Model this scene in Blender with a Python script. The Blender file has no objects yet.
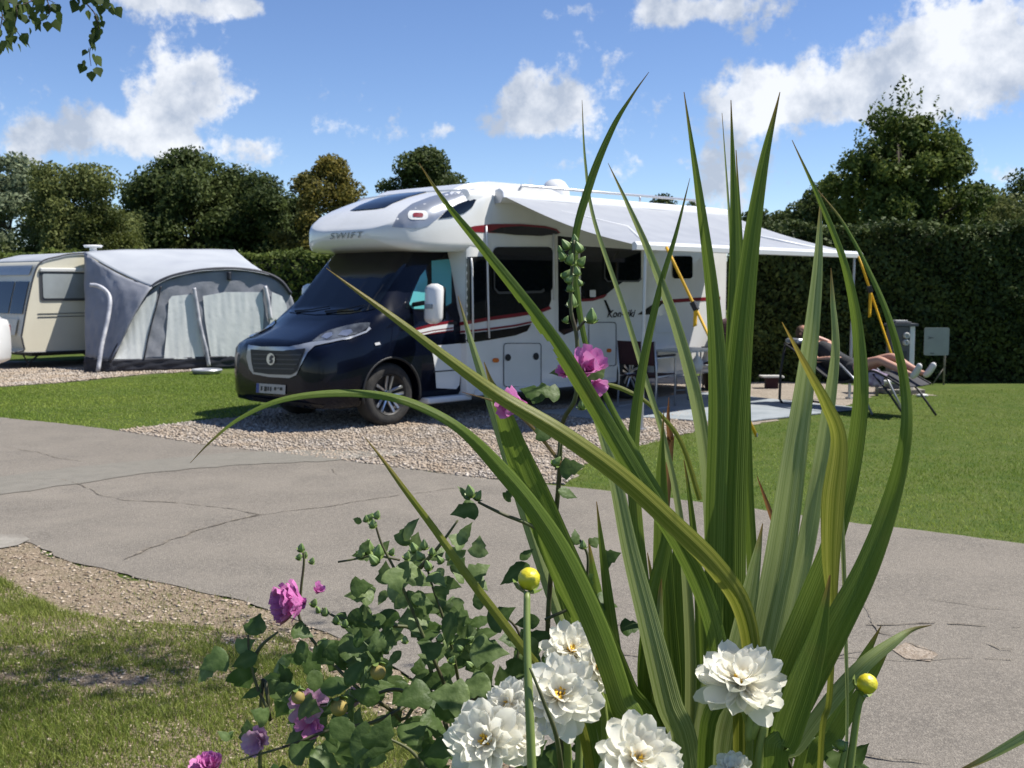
import bpy, bmesh, math, random
import numpy as np
from mathutils import Vector, Matrix
from mathutils.bvhtree import BVHTree
from mathutils.geometry import tessellate_polygon
random.seed(7); rng = np.random.default_rng(7)
S = bpy.context.scene; C = S.collection
R = math.radians

# ------------------------------------------------------------------ survey of the photograph
F = 1100.; EYE = 1.56; PITCH = math.atan(99/1100.)
cp, sp = math.cos(PITCH), math.sin(PITCH)
def ray(x, y):
    u = (x-512)/F; v = (384-y)/F
    return Vector((u, cp+v*sp, -sp+v*cp))
def G(x, y, z=0.):
    r = ray(x, y); t = (z-EYE)/r.z; return (r.x*t, r.y*t)
def at(x, y, Y):
    r = ray(x, y); t = Y/r.y; return Vector((r.x*t, Y, EYE+r.z*t))

# ------------------------------------------------------------------ object helpers
def tag(o, label=None, cat=None, group=None, kind=None):
    if label: o['label'] = label
    if cat: o['category'] = cat
    if group: o['group'] = group
    if kind: o['kind'] = kind
    return o
def empty(name, loc=(0, 0, 0), rz=0., parent=None):
    o = bpy.data.objects.new(name, None); C.objects.link(o)
    o.location = loc; o.rotation_euler = (0, 0, rz); o.empty_display_size = .1
    o.parent = parent
    return o
def link(name, me, mat=None, parent=None, smooth=False):
    o = bpy.data.objects.new(name, me); C.objects.link(o)
    if mat:
        for m in (mat if isinstance(mat, (list, tuple)) else [mat]): me.materials.append(m)
    if smooth: me.polygons.foreach_set('use_smooth', [True]*len(me.polygons))
    o.parent = parent
    return o
def from_bm(name, bm, mat=None, parent=None, smooth=False, sharp=None):
    me = bpy.data.meshes.new(name)
    bmesh.ops.recalc_face_normals(bm, faces=bm.faces[:])
    bm.to_mesh(me); bm.free()
    o = link(name, me, mat, parent, smooth)
    if smooth and sharp is not None:
        try: me.set_sharp_from_angle(angle=R(sharp))
        except Exception: pass
    return o
def np_mesh(name, V, Fc, mat=None, parent=None, attr=None, smooth=False):
    V = np.asarray(V, dtype=np.float32); Fc = np.asarray(Fc, dtype=np.int32)
    me = bpy.data.meshes.new(name)
    me.vertices.add(len(V)); me.vertices.foreach_set('co', V.ravel())
    k = Fc.shape[1]; n = len(Fc)
    me.loops.add(n*k); me.loops.foreach_set('vertex_index', Fc.ravel())
    me.polygons.add(n); me.polygons.foreach_set('loop_start', np.arange(0, n*k, k, dtype=np.int32))
    try: me.polygons.foreach_set('loop_total', np.full(n, k, dtype=np.int32))
    except Exception: pass
    if attr is not None:
        a = me.attributes.new('var', 'FLOAT', 'POINT'); a.data.foreach_set('value', np.asarray(attr, dtype=np.float32))
    me.update(calc_edges=True); me.validate()
    return link(name, me, mat, parent, smooth)
def box(bm, x0, x1, y0, y1, z0, z1, bevel=0, M=None):
    r = bmesh.ops.create_cube(bm, size=1.)
    vs = r['verts']
    for v in vs:
        v.co = Vector(((x0+x1)/2+v.co.x*(x1-x0), (y0+y1)/2+v.co.y*(y1-y0), (z0+z1)/2+v.co.z*(z1-z0)))
    if bevel:
        es = list({e for v in vs for e in v.link_edges})
        rr = bmesh.ops.bevel(bm, geom=es, offset=bevel, segments=2, profile=.5, affect='EDGES')
        vs = list({v for f in rr['faces'] for v in f.verts} | {v for v in vs if v.is_valid})
    if M is not None:
        for v in vs: v.co = M @ v.co
    return vs
def tube(bm, pts, r, n=8, caps=True):
    pts = [Vector(p) for p in pts]
    rs = r if isinstance(r, (list, tuple)) else [r]*len(pts)
    rings = []; up = None
    for i, p in enumerate(pts):
        t = (pts[min(i+1, len(pts)-1)]-pts[max(i-1, 0)])
        if t.length < 1e-9: t = Vector((0, 0, 1))
        t.normalize()
        if up is None:
            up = Vector((0, 0, 1)) if abs(t.z) < .9 else Vector((1, 0, 0))
        a = t.cross(up)
        if a.length < 1e-6: a = t.cross(Vector((0, 1, 0)))
        a.normalize(); b = t.cross(a).normalized(); up = -b if (-b).dot(up) > 0 else b
        rings.append([bm.verts.new(p+(a*math.cos(2*math.pi*k/n)+b*math.sin(2*math.pi*k/n))*rs[i]) for k in range(n)])
    for A, B in zip(rings, rings[1:]):
        for k in range(n):
            bm.faces.new((A[k], A[(k+1) % n], B[(k+1) % n], B[k]))
    if caps:
        bm.faces.new(rings[0][::-1]); bm.faces.new(rings[-1])
def lathe(bm, prof, n=32, M=None, arc=1.):
    """prof = [(r, h)] turned about local z"""
    M = M or Matrix(); rings = []
    for r, h in prof:
        if r < 1e-6: rings.append([bm.verts.new(M @ Vector((0, 0, h)))])
        else: rings.append([bm.verts.new(M @ Vector((r*math.cos(2*math.pi*k/n), r*math.sin(2*math.pi*k/n), h))) for k in range(n)])
    for A, B in zip(rings, rings[1:]):
        for k in range(n):
            k2 = (k+1) % n
            if len(A) == 1 and len(B) == 1: continue
            if len(A) == 1: bm.faces.new((A[0], B[k], B[k2]))
            elif len(B) == 1: bm.faces.new((A[k], A[k2], B[0]))
            else: bm.faces.new((A[k], A[k2], B[k2], B[k]))
def prism(bm, pts, d, M=None):
    """pts: 3-D polygon, d: extrusion vector"""
    M = M or Matrix(); d = Vector(d)
    a = [bm.verts.new(M @ Vector(p)) for p in pts]; b = [bm.verts.new(M @ (Vector(p)+d)) for p in pts]
    bm.faces.new(a); bm.faces.new(b[::-1])
    for i in range(len(a)):
        j = (i+1) % len(a); bm.faces.new((a[i], b[i], b[j], a[j]))
def rrect(x0, x1, y0, y1, r, n=4):
    out = []
    for cx, cy, a0 in ((x1-r, y1-r, 0), (x0+r, y1-r, 90), (x0+r, y0+r, 180), (x1-r, y0+r, 270)):
        for k in range(n+1):
            a = R(a0+90*k/n); out.append((cx+r*math.cos(a), cy+r*math.sin(a)))
    return out
def crom(P, n):
    """Catmull-Rom through rows of numbers"""
    P = np.array(P, dtype=float); m = len(P)
    Q = np.vstack([2*P[0]-P[1], P, 2*P[-1]-P[-2]]); out = []
    for i in range(m-1):
        p0, p1, p2, p3 = Q[i:i+4]
        for t in np.linspace(0, 1, n, endpoint=False):
            out.append(.5*((2*p1)+(-p0+p2)*t+(2*p0-5*p1+4*p2-p3)*t*t+(-p0+3*p1-3*p2+p3)*t**3))
    out.append(P[-1]); return np.array(out)
def text_mesh(s, size, extrude=.002, shear=0., offset=0., spacing=1.):
    cu = bpy.data.curves.new('t', 'FONT'); cu.body = s; cu.size = size; cu.extrude = extrude
    cu.shear = shear; cu.offset = offset; cu.align_x = 'CENTER'; cu.space_character = spacing
    o = bpy.data.objects.new('t', cu); C.objects.link(o)
    bpy.context.view_layer.update()
    me = bpy.data.meshes.new_from_object(o.evaluated_get(bpy.context.evaluated_depsgraph_get()))
    bpy.data.objects.remove(o); return me

# ------------------------------------------------------------------ materials
def mat(name, col, rough=.6, metal=0., coat=0., var=None, vscale=8., bump=0., bscale=40., spec=None, trans=0., attr=None, stripes=None, alpha=None, sheen=0., coord='Object'):
    m = bpy.data.materials.new(name); m.use_nodes = True
    nt = m.node_tree; N = nt.nodes; L = nt.links
    b = N['Principled BSDF']; out = N['Material Output']
    b.inputs['Base Color'].default_value = (*col, 1); b.inputs['Roughness'].default_value = rough
    b.inputs['Metallic'].default_value = metal; b.inputs['Coat Weight'].default_value = coat
    b.inputs['Coat Roughness'].default_value = .03
    if spec is not None: b.inputs['Specular IOR Level'].default_value = spec
    tc = N.new('ShaderNodeTexCoord'); src = None
    if attr is not None:      # attr = second colour, driven by the 'var' attribute
        a = N.new('ShaderNodeAttribute'); a.attribute_name = 'var'
        mx = N.new('ShaderNodeMix'); mx.data_type = 'RGBA'
        mx.inputs[6].default_value = (*col, 1); mx.inputs[7].default_value = (*attr, 1)
        L.new(a.outputs['Fac'], mx.inputs[0]); src = mx.outputs[2]
    if var is not None:
        no = N.new('ShaderNodeTexNoise'); no.inputs['Scale'].default_value = vscale; no.inputs['Detail'].default_value = 6
        L.new(tc.outputs[coord], no.inputs['Vector'])
        rp = N.new('ShaderNodeValToRGB'); rp.color_ramp.elements[0].position = .35; rp.color_ramp.elements[1].position = .68
        L.new(no.outputs['Fac'], rp.inputs[0])
        mx = N.new('ShaderNodeMix'); mx.data_type = 'RGBA'
        if src: L.new(src, mx.inputs[6])
        else: mx.inputs[6].default_value = (*col, 1)
        mx.inputs[7].default_value = (*var, 1); L.new(rp.outputs[0], mx.inputs[0])
        src = mx.outputs[2]
    if src: L.new(src, b.inputs['Base Color'])
    if bump:
        no = N.new('ShaderNodeTexNoise'); no.inputs['Scale'].default_value = bscale; no.inputs['Detail'].default_value = 8
        L.new(tc.outputs[coord], no.inputs['Vector'])
        bp = N.new('ShaderNodeBump'); bp.inputs['Strength'].default_value = bump; bp.inputs['Distance'].default_value = .02
        L.new(no.outputs['Fac'], bp.inputs['Height']); L.new(bp.outputs[0], b.inputs['Normal'])
    if trans:
        t = N.new('ShaderNodeBsdfTranslucent'); ms = N.new('ShaderNodeMixShader'); ms.inputs[0].default_value = trans
        if src:
            g = N.new('ShaderNodeGamma'); g.inputs[1].default_value = .85; L.new(src, g.inputs[0]); L.new(g.outputs[0], t.inputs[0])
        else: t.inputs[0].default_value = (*[c**.85 for c in col], 1)
        L.new(b.outputs[0], ms.inputs[1]); L.new(t.outputs[0], ms.inputs[2]); L.new(ms.outputs[0], out.inputs[0])
    return m
M = {}
M['navy'] = mat('navy_paint', (.002, .003, .008), .22, coat=.28, var=(.003, .005, .014), vscale=3, spec=.14)
M['white'] = mat('white_gelcoat', (.76, .76, .74), .25, coat=.5, var=(.70, .70, .67), vscale=2.5)
M['cream'] = mat('cream_aluminium', (.66, .62, .49), .4, var=(.60, .56, .44), vscale=1.5)
M['silver'] = mat('silver_paint', (.34, .36, .39), .3, metal=.5, coat=.4)
M['chrome'] = mat('brushed_alloy', (.62, .63, .65), .28, metal=.9)
M['blackgloss'] = mat('dark_glazing', (.006, .007, .009), .08, spec=.4)
M['glass'] = mat('tinted_glass', (.004, .006, .009), .03, spec=.5)
M['black'] = mat('black_plastic', (.012, .012, .013), .55, bump=.1, bscale=200)
M['tyre'] = mat('tyre_rubber', (.018, .018, .018), .85, bump=.25, bscale=60, var=(.04, .037, .033), vscale=9)
M['red'] = mat('burgundy_vinyl', (.20, .012, .02), .3, coat=.5)
M['whitevinyl'] = mat('white_vinyl', (.75, .75, .74), .3, coat=.5)
M['blackvinyl'] = mat('black_vinyl', (.008, .008, .010), .22, coat=.6)
M['dkgrey'] = mat('dark_grey', (.05, .052, .056), .5)
M['orange'] = mat('orange_lens', (.65, .14, .02), .2, coat=1)
M['teal'] = mat('teal_blind', (.08, .36, .38), .35, coat=1.)
M['lamp'] = mat('headlamp_glass', (.11, .12, .13), .12, coat=.6, var=(.03, .032, .035), vscale=9)
M['plate'] = mat('number_plate', (.55, .55, .52), .4)
M['shadedplate'] = mat('shaded_registration_plate', (.34, .34, .33), .4)  # plate darkened, the shade at the bumper put into its colour
M['blue'] = mat('blue_band', (.02, .05, .25), .4)
M['awning'] = mat('awning_vinyl', (.36, .375, .395), .5, var=(.31, .325, .35), vscale=3, bump=.15, bscale=6, trans=.05)
M['alu'] = mat('white_aluminium', (.68, .69, .70), .35)
M['post'] = mat('grey_aluminium', (.45, .46, .48), .35, metal=.6)
M['yellow'] = mat('yellow_webbing', (.75, .42, .01), .6, bump=.2, bscale=300)
M['burg_cloth'] = mat('burgundy_canvas', (.035, .010, .014), .85, bump=.2, bscale=300)
M['mat'] = mat('groundsheet', (.30, .33, .35), .75, var=(.22, .25, .27), vscale=3, bump=.4, bscale=25)
M['tentroof'] = mat('tent_roof_fabric', (.40, .42, .44), .6, var=(.34, .36, .39), vscale=1.5, bump=.25, bscale=2.2)
M['tentgrey'] = mat('tent_grey_fabric', (.25, .26, .29), .65, var=(.19, .20, .23), vscale=2.0, bump=.7, bscale=4)
M['tentdark'] = mat('tent_dark_fabric', (.02, .022, .032), .65, bump=.2, bscale=5)
M['tentblind'] = mat('tent_pale_blind', (.66, .68, .66), .55, var=(.60, .62, .61), vscale=1.2, bump=.4, bscale=5, coat=.25)
M['skin'] = mat('skin', (.50, .27, .19), .5)
M['hair'] = mat('brown_hair', (.09, .05, .03), .7, bump=.4, bscale=120)
M['shirt'] = mat('dark_shirt', (.025, .026, .03), .85, bump=.2, bscale=80)
M['shoe'] = mat('white_shoe', (.62, .60, .58), .6)
M['sling'] = mat('dark_sling', (.03, .03, .035), .8, bump=.3, bscale=200)
M['towel'] = mat('mauve_towel', (.55, .48, .58), .9, var=(.10, .05, .12), vscale=9, bump=.4, bscale=60)
M['bollard'] = mat('grey_enclosure', (.12, .125, .13), .5, var=(.09, .09, .095), vscale=6)
M['concrete'] = mat('concrete', (.28, .26, .22), .9, var=(.19, .17, .14), vscale=9, bump=.4, bscale=40)
M['signboard'] = mat('pale_signboard', (.36, .38, .34), .6, var=(.31, .33, .30), vscale=5)
M['bark'] = mat('bark', (.075, .055, .04), .9, var=(.04, .03, .024), vscale=14, bump=.8, bscale=18)
M['birchbark'] = mat('birch_bark', (.55, .52, .47), .8, var=(.06, .05, .045), vscale=5, bump=.5, bscale=15)
M['twig'] = mat('twig', (.07, .045, .03), .8)

# ------------------------------------------------------------------ camera, sun and sky
cam = bpy.data.cameras.new('camera'); co = bpy.data.objects.new('camera', cam); C.objects.link(co); S.camera = co
cam.sensor_width = 36; cam.lens = F/1024*36; cam.clip_start = .02; cam.clip_end = 3000
co.location = (0, 0, EYE); co.rotation_euler = (math.pi/2-PITCH, 0, 0)
cam.dof.use_dof = True; cam.dof.focus_distance = 1.25; cam.dof.aperture_fstop = 24
SUN = Vector((1.60, .21, 2.53)).normalized()
sl = bpy.data.lights.new('sun', 'SUN'); sl.energy = 4.6; sl.angle = R(.53); sl.color = (1., .955, .88)
so = bpy.data.objects.new('sun', sl); C.objects.link(so); so.rotation_euler = SUN.to_track_quat('Z', 'Y').to_euler(); so.location = (8, 2, 12)
w = bpy.data.worlds.new('World'); S.world = w; w.use_nodes = True
nt = w.node_tree; N = nt.nodes; L = nt.links; bg = N['Background']
sky = N.new('ShaderNodeTexSky'); sky.sky_type = 'NISHITA'; sky.sun_disc = False
sky.sun_elevation = math.asin(SUN.z); sky.sun_rotation = math.atan2(SUN.x, SUN.y)
sky.air_density = .75; sky.dust_density = .0; sky.ozone_density = 3.0; sky.altitude = 50
bg.inputs[1].default_value = .105
tc = N.new('ShaderNodeTexCoord')
def math_(op, a, b=None, c=None):
    n = N.new('ShaderNodeMath'); n.operation = op
    for i, v in enumerate((a, b, c)):
        if v is None: continue
        if isinstance(v, (int, float)): n.inputs[i].default_value = v
        else: L.new(v, n.inputs[i])
    return n.outputs[0]
sep = N.new('ShaderNodeSeparateXYZ'); L.new(tc.outputs['Generated'], sep.inputs[0])
az = math_('ARCTAN2', sep.outputs[0], sep.outputs[1])
el = math_('ARCSINE', math_('MINIMUM', math_('MAXIMUM', sep.outputs[2], -1.), 1.))
# distort the coordinates so the cloud edges billow
no = N.new('ShaderNodeTexNoise'); no.inputs['Scale'].default_value = 13; no.inputs['Detail'].default_value = 14; no.inputs['Roughness'].default_value = .60
L.new(tc.outputs['Generated'], no.inputs['Vector'])
no2 = N.new('ShaderNodeTexNoise'); no2.inputs['Scale'].default_value = 5.5; no2.inputs['Detail'].default_value = 10; no2.inputs['Roughness'].default_value = .6
L.new(tc.outputs['Generated'], no2.inputs['Vector'])
def cloud(px, py, rx, ry, amp):
    r = ray(px, py).normalized(); a0 = math.atan2(r.x, r.y); e0 = math.asin(r.z)
    da = math_('DIVIDE', math_('SUBTRACT', az, a0), rx/F); de = math_('DIVIDE', math_('SUBTRACT', el, e0), ry/F)
    s = math_('ADD', math_('MULTIPLY', da, da), math_('MULTIPLY', de, de))
    return math_('MULTIPLY', math_('EXPONENT', math_('MULTIPLY', s, -1.)), amp)
tot = None
for c in [(915, 50, 85, 38, 1.15), (955, 82, 65, 30, 1.0), (840, 88, 110, 28, .95), (760, 100, 50, 28, .75), (905, 115, 80, 14, .5), (737, 178, 42, 32, .95), (1020, 30, 40, 60, .75), (1015, 170, 40, 12, .45),
          (545, 107, 62, 30, 1.05), (500, 130, 50, 12, .5), (160, 85, 45, 32, .95), (215, 100, 38, 30, .72), (85, 135, 75, 28, .75), (140, 128, 60, 22, .75), (275, 145, 38, 18, .85), (30, 150, 60, 20, .55), (200, 150, 60, 16, .45), (330, 125, 30, 14, .5), (365, 130, 25, 12, .4),
          (170, 2, 95, 15, 1.0), (240, 10, 30, 10, .5), (710, 10, 68, 18, .95), (555, 12, 30, 9, .45), (445, 135, 28, 14, .7), (270, 190, 50, 10, .35), (560, 165, 70, 14, .3), (640, 130, 40, 14, .25), (650, 12, 30, 14, .3)]:
    v = cloud(*c); tot = v if tot is None else math_('ADD', tot, v)
# generic clouds everywhere outside the surveyed part
fr = math_('MULTIPLY', math_('SUBTRACT', no2.outputs['Fac'], .52), 3.0)
side = math_('GREATER_THAN', math_('ABSOLUTE', az), .62)
tot = math_('ADD', tot, math_('MULTIPLY', math_('MAXIMUM', fr, 0.), side))
no3 = N.new('ShaderNodeTexNoise'); no3.inputs['Scale'].default_value = 42; no3.inputs['Detail'].default_value = 12; no3.inputs['Roughness'].default_value = .62; L.new(tc.outputs['Generated'], no3.inputs['Vector'])
dens = math_('ADD', math_('ADD', tot, math_('MULTIPLY', math_('SUBTRACT', no.outputs['Fac'], .5), 3.0)), math_('MULTIPLY', math_('SUBTRACT', no3.outputs['Fac'], .5), 1.9))
mr = N.new('ShaderNodeMapRange'); mr.interpolation_type = 'SMOOTHSTEP'
mr.inputs[1].default_value = .42; mr.inputs[2].default_value = .98; L.new(dens, mr.inputs[0])
# cloud tone: thick parts white, thin and lower parts greyer
tone = N.new('ShaderNodeTexNoise'); tone.inputs['Scale'].default_value = 15; tone.inputs['Detail'].default_value = 12; tone.inputs['Roughness'].default_value = .6
mp = N.new('ShaderNodeMapping'); mp.inputs['Location'].default_value = (.0, .0, -.03); L.new(tc.outputs['Generated'], mp.inputs[0]); L.new(mp.outputs[0], tone.inputs['Vector'])
tr = N.new('ShaderNodeValToRGB'); e = tr.color_ramp.elements
e[0].position = .40; e[0].color = (3.0, 3.4, 4.1, 1); e[1].position = .60; e[1].color = (5.9, 6.05, 6.3, 1)
L.new(tone.outputs['Fac'], tr.inputs[0])
mx = N.new('ShaderNodeMix'); mx.data_type = 'RGBA'
L.new(math_('MULTIPLY', mr.outputs[0], .93), mx.inputs[0]); gm = N.new('ShaderNodeGamma'); gm.inputs[1].default_value = 1.0; hs = N.new('ShaderNodeHueSaturation'); hs.inputs['Saturation'].default_value = 1.12; hs.inputs['Hue'].default_value = .508; hs.inputs['Value'].default_value = .86; hs.inputs['Saturation'].default_value = 1.08; hs.inputs['Value'].default_value = .9; L.new(sky.outputs[0], hs.inputs['Color']); L.new(hs.outputs[0], mx.inputs[6]); L.new(tr.outputs[0], mx.inputs[7]); L.new(mx.outputs[2], bg.inputs[0])
S.view_settings.view_transform = 'Standard'; S.view_settings.look = 'None'; S.view_settings.exposure = .68; S.view_settings.gamma = 1
S.view_settings.use_curve_mapping = False
S.render.engine = 'CYCLES'
S.cycles.max_bounces = 6; S.cycles.transparent_max_bounces = 6
# ------------------------------------------------------------------ ground, road, gravel
def sheet(name, pts, z, m, kind='structure', jit=0., sub=None):
    P = [Vector((p[0], p[1], 0)) for p in pts]
    if jit:
        Q = []
        for a, b in zip(P, P[1:]+P[:1]):
            n = max(1, int(min((b-a).length, 14)/.10))
            nrm = Vector((-(b-a).y, (b-a).x, 0)).normalized()
            for k in range(n):
                Q.append(a.lerp(b, k/n)+nrm*((rng.random()-.5)*2*jit if k else 0))
        P = Q
    bm = bmesh.new(); bm.faces.new([bm.verts.new((p.x, p.y, z)) for p in P])
    bmesh.ops.triangulate(bm, faces=bm.faces[:])
    o = from_bm(name, bm, m)
    me = o.data
    if me.polygons[0].normal.z < 0: me.flip_normals()
    tag(o, kind=kind); return o
def ground_mat(name, cols, scales, bump=.5, bscale=60, rough=.92):
    """several noise layers of different scale mixed over a base colour"""
    m = bpy.data.materials.new(name); m.use_nodes = True; nt = m.node_tree; N = nt.nodes; L = nt.links
    b = N['Principled BSDF']; b.inputs['Roughness'].default_value = rough; b.inputs['Specular IOR Level'].default_value = .2
    tc = N.new('ShaderNodeTexCoord'); src = None
    for i, (c, sc) in enumerate(zip(cols[1:], scales)):
        no = N.new('ShaderNodeTexNoise'); no.inputs['Scale'].default_value = sc; no.inputs['Detail'].default_value = 7; no.inputs['Roughness'].default_value = .62
        L.new(tc.outputs['Object'], no.inputs['Vector'])
        rp = N.new('ShaderNodeValToRGB'); rp.color_ramp.elements[0].position = .42; rp.color_ramp.elements[1].position = .66
        L.new(no.outputs['Fac'], rp.inputs[0]); mx = N.new('ShaderNodeMix'); mx.data_type = 'RGBA'
        if src is None: mx.inputs[6].default_value = (*cols[0], 1)
        else: L.new(src, mx.inputs[6])
        mx.inputs[7].default_value = (*c, 1); L.new(rp.outputs[0], mx.inputs[0]); src = mx.outputs[2]
    L.new(src, b.inputs['Base Color'])
    no = N.new('ShaderNodeTexNoise'); no.inputs['Scale'].default_value = bscale; no.inputs['Detail'].default_value = 8; L.new(tc.outputs['Object'], no.inputs['Vector'])
    bp = N.new('ShaderNodeBump'); bp.inputs['Strength'].default_value = bump; bp.inputs['Distance'].default_value = .02
    L.new(no.outputs['Fac'], bp.inputs['Height']); L.new(bp.outputs[0], b.inputs['Normal'])
    return m
M['lawn'] = ground_mat('lawn_soil', [(.065, .10, .014), (.10, .125, .022), (.045, .085, .010), (.09, .115, .025)], [.8, 14, 3.2], .8, 90)
M['road'] = ground_mat('worn_tarmac', [(.215, .190, .158), (.275, .245, .203), (.165, .148, .125), (.33, .295, .245), (.11, .10, .085)], [.45, 1.9, 75, 230], .55, 140)
M['patch'] = ground_mat('tarmac_patch', [(.185, .175, .148), (.21, .198, .168), (.155, .148, .125), (.24, .22, .185)], [1.5, 8, 160], .5, 150)
M['crack'] = ground_mat('crack_filling', [(.13, .112, .09), (.22, .195, .16), (.32, .28, .22)], [5, 26], .9, 120)
M['soil'] = ground_mat('bare_soil', [(.22, .165, .11), (.31, .24, .165), (.13, .11, .055), (.40, .32, .23)], [2.2, 6, 60], 1., 110)
M['gravelbase'] = ground_mat('gravel_bed', [(.24, .20, .155), (.34, .29, .23), (.14, .115, .09), (.42, .37, .31)], [3, 25, 70], 1., 60)

S_ = 400
tag(sheet('ground', [(-S_, -S_), (S_, -S_), (S_, S_), (-S_, S_)], 0, M['lawn']), kind='structure')
far = [(-30, 27.5), (-12, 16.6)] + [G(*q) for q in [(0, 418), (60, 424), (110, 430), (200, 445), (350, 462), (470, 478), (560, 487), (640, 495), (700, 503), (780, 513), (860, 525), (940, 534), (1024, 545)]] + [(5.0, 5.35), (9, 3.4), (20, -2)]
near = [(20, -8), (6, -1.0), (2.4, 1.9), (.75, 2.9)] + [G(*q) for q in [(560, 768), (500, 730), (440, 700), (400, 672), (340, 640), (272, 612), (244, 602), (185, 589), (150, 582), (115, 573), (70, 563), (31, 544), (0, 540)]] + [(-4.4, 6.9), (-9, 9.2), (-30, 20)]
sheet('road', far+near, .008, M['road'], jit=.018)
# old repair strip across the road
pt = [G(*q) for q in [(0, 478), (60, 470), (140, 462), (230, 454), (300, 451), (380, 452), (400, 456), (330, 462), (240, 466), (150, 474), (70, 486), (0, 496)]]
sheet('road_repair_strip', [(-4.8, 9.4)]+pt+[(-4.6, 8.6)], .012, M['patch'], jit=.03)
def crack(pxs, wd, z=.0125, seg=.05):
    P = [Vector((*G(*q), z)) for q in pxs]; Q = []
    for a, b in zip(P, P[1:]):
        n = max(2, int((b-a).length/seg))
        for k in range(n): Q.append(a.lerp(b, k/n))
    Q.append(P[-1]); V = []; Fc = []; off = 0; dr = 0.
    for i, p in enumerate(Q):
        t = (Q[min(i+1, len(Q)-1)]-Q[max(i-1, 0)]).normalized(); n = Vector((-t.y, t.x, 0))
        dr = dr*.8+rng.normal()*.008
        h = wd*.72*(.25+rng.random())*(1 if 0 < i < len(Q)-1 else .1)
        c = p+n*dr
        V += [c-n*h, c+n*h]
        if i and rng.random() > .12: Fc.append((2*i-2, 2*i-1, 2*i+1, 2*i))
    return V, Fc
def cracks(name, lst, z=.013):
    V = []; Fc = []
    for k, (px, wd) in enumerate(lst):
        v, f = crack(px, wd, z+.0003*k); n = len(V); V += [tuple(x) for x in v]; Fc += [tuple(i+n for i in q) for q in f]
    o = np_mesh(name, V, Fc, M['crack']); tag(o, kind='structure'); return o
cracks('road_cracks', [
    ([(60, 480), (80, 486), (100, 496), (130, 501), (180, 504), (230, 510), (262, 516), (330, 508), (400, 496), (460, 489)], .009),
    ([(262, 516), (225, 525), (180, 538), (150, 550), (125, 562)], .015),
    ([(0, 447), (30, 452), (60, 459), (90, 463)], .008),
    ([(330, 470), (335, 476)], .010),
    ([(600, 628), (660, 627), (700, 625), (760, 626), (830, 624), (900, 626), (960, 626), (1024, 629)], .011),
    ([(868, 622), (880, 635), (900, 640), (916, 650), (940, 657)], .010),
    ([(800, 664), (850, 660), (900, 662), (960, 659), (1024, 663)], .0055),
    ([(690, 700), (740, 690), (800, 668), (860, 655), (900, 650)], .008),
    ([(560, 640), (620, 655), (700, 668), (760, 690)], .010),
    ([(720, 560), (760, 566), (800, 575), (850, 590), (872, 622)], .004),
    ([(985, 645), (1000, 652), (1024, 655)], .007),
    ([(840, 755), (880, 762), (930, 768)], .008), ([(920, 600), (985, 610), (1024, 612)], .004)], .0125)
pp = [G(*q) for q in [(892, 652), (905, 645), (925, 650), (938, 657), (930, 664), (905, 661)]]
sheet('road_spall', pp, .0118, ground_mat('spalled_concrete', [(.34, .28, .22), (.42, .36, .29), (.22, .17, .12)], [9, 60], .8, 100), jit=.012)
pp = [G(*q) for q in [(-40, 541), (0, 536), (22, 536), (30, 541), (18, 547), (-40, 556)]]
sheet('kerb_stone', pp, .0118, M['concrete'], jit=.01)

# bare verge of wood chips by the near edge of the road
vg = [G(*q) for q in [(-60, 556), (0, 540), (31, 544), (70, 563), (115, 573), (150, 582), (185, 589), (244, 601), (272, 612), (340, 640), (400, 672), (440, 700), (500, 730), (560, 768)]]+[(.3, 3.0), (.2, 2.2), (-.6, 2.2)]+[G(*q) for q in [(400, 900), (-300, 900), (-300, 640), (-60, 600)]]
sheet('verge', vg, .004, M['soil'], jit=.06)
# gravel pitch under the motorhome
pitch = [G(*q) for q in [(118, 431), (150, 427), (200, 421), (262, 416)]]+[(-3.3, 13.6), (-1.2, 15.2), (.2, 17.4), (2.2, 19.4)]+[(4.6, 18.2), (5.9, 16.2), (6.0, 15.4)]+[G(*q) for q in [(880, 393), (850, 405), (760, 424), (700, 431), (650, 443), (610, 452), (585, 465), (565, 485), (520, 482), (470, 478), (350, 462), (200, 445)]]
sheet('gravel_pitch', pitch, .004, M['gravelbase'], jit=.05)
cg = [(-16, 17.2)]+[G(*q) for q in [(0, 387), (60, 383), (110, 378), (150, 374), (175, 373)]]+[(-5.6, 20.2), (-6, 23), (-18, 21.6)]
sheet('gravel_strip', cg, .005, M['gravelbase'], jit=.05)

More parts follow.
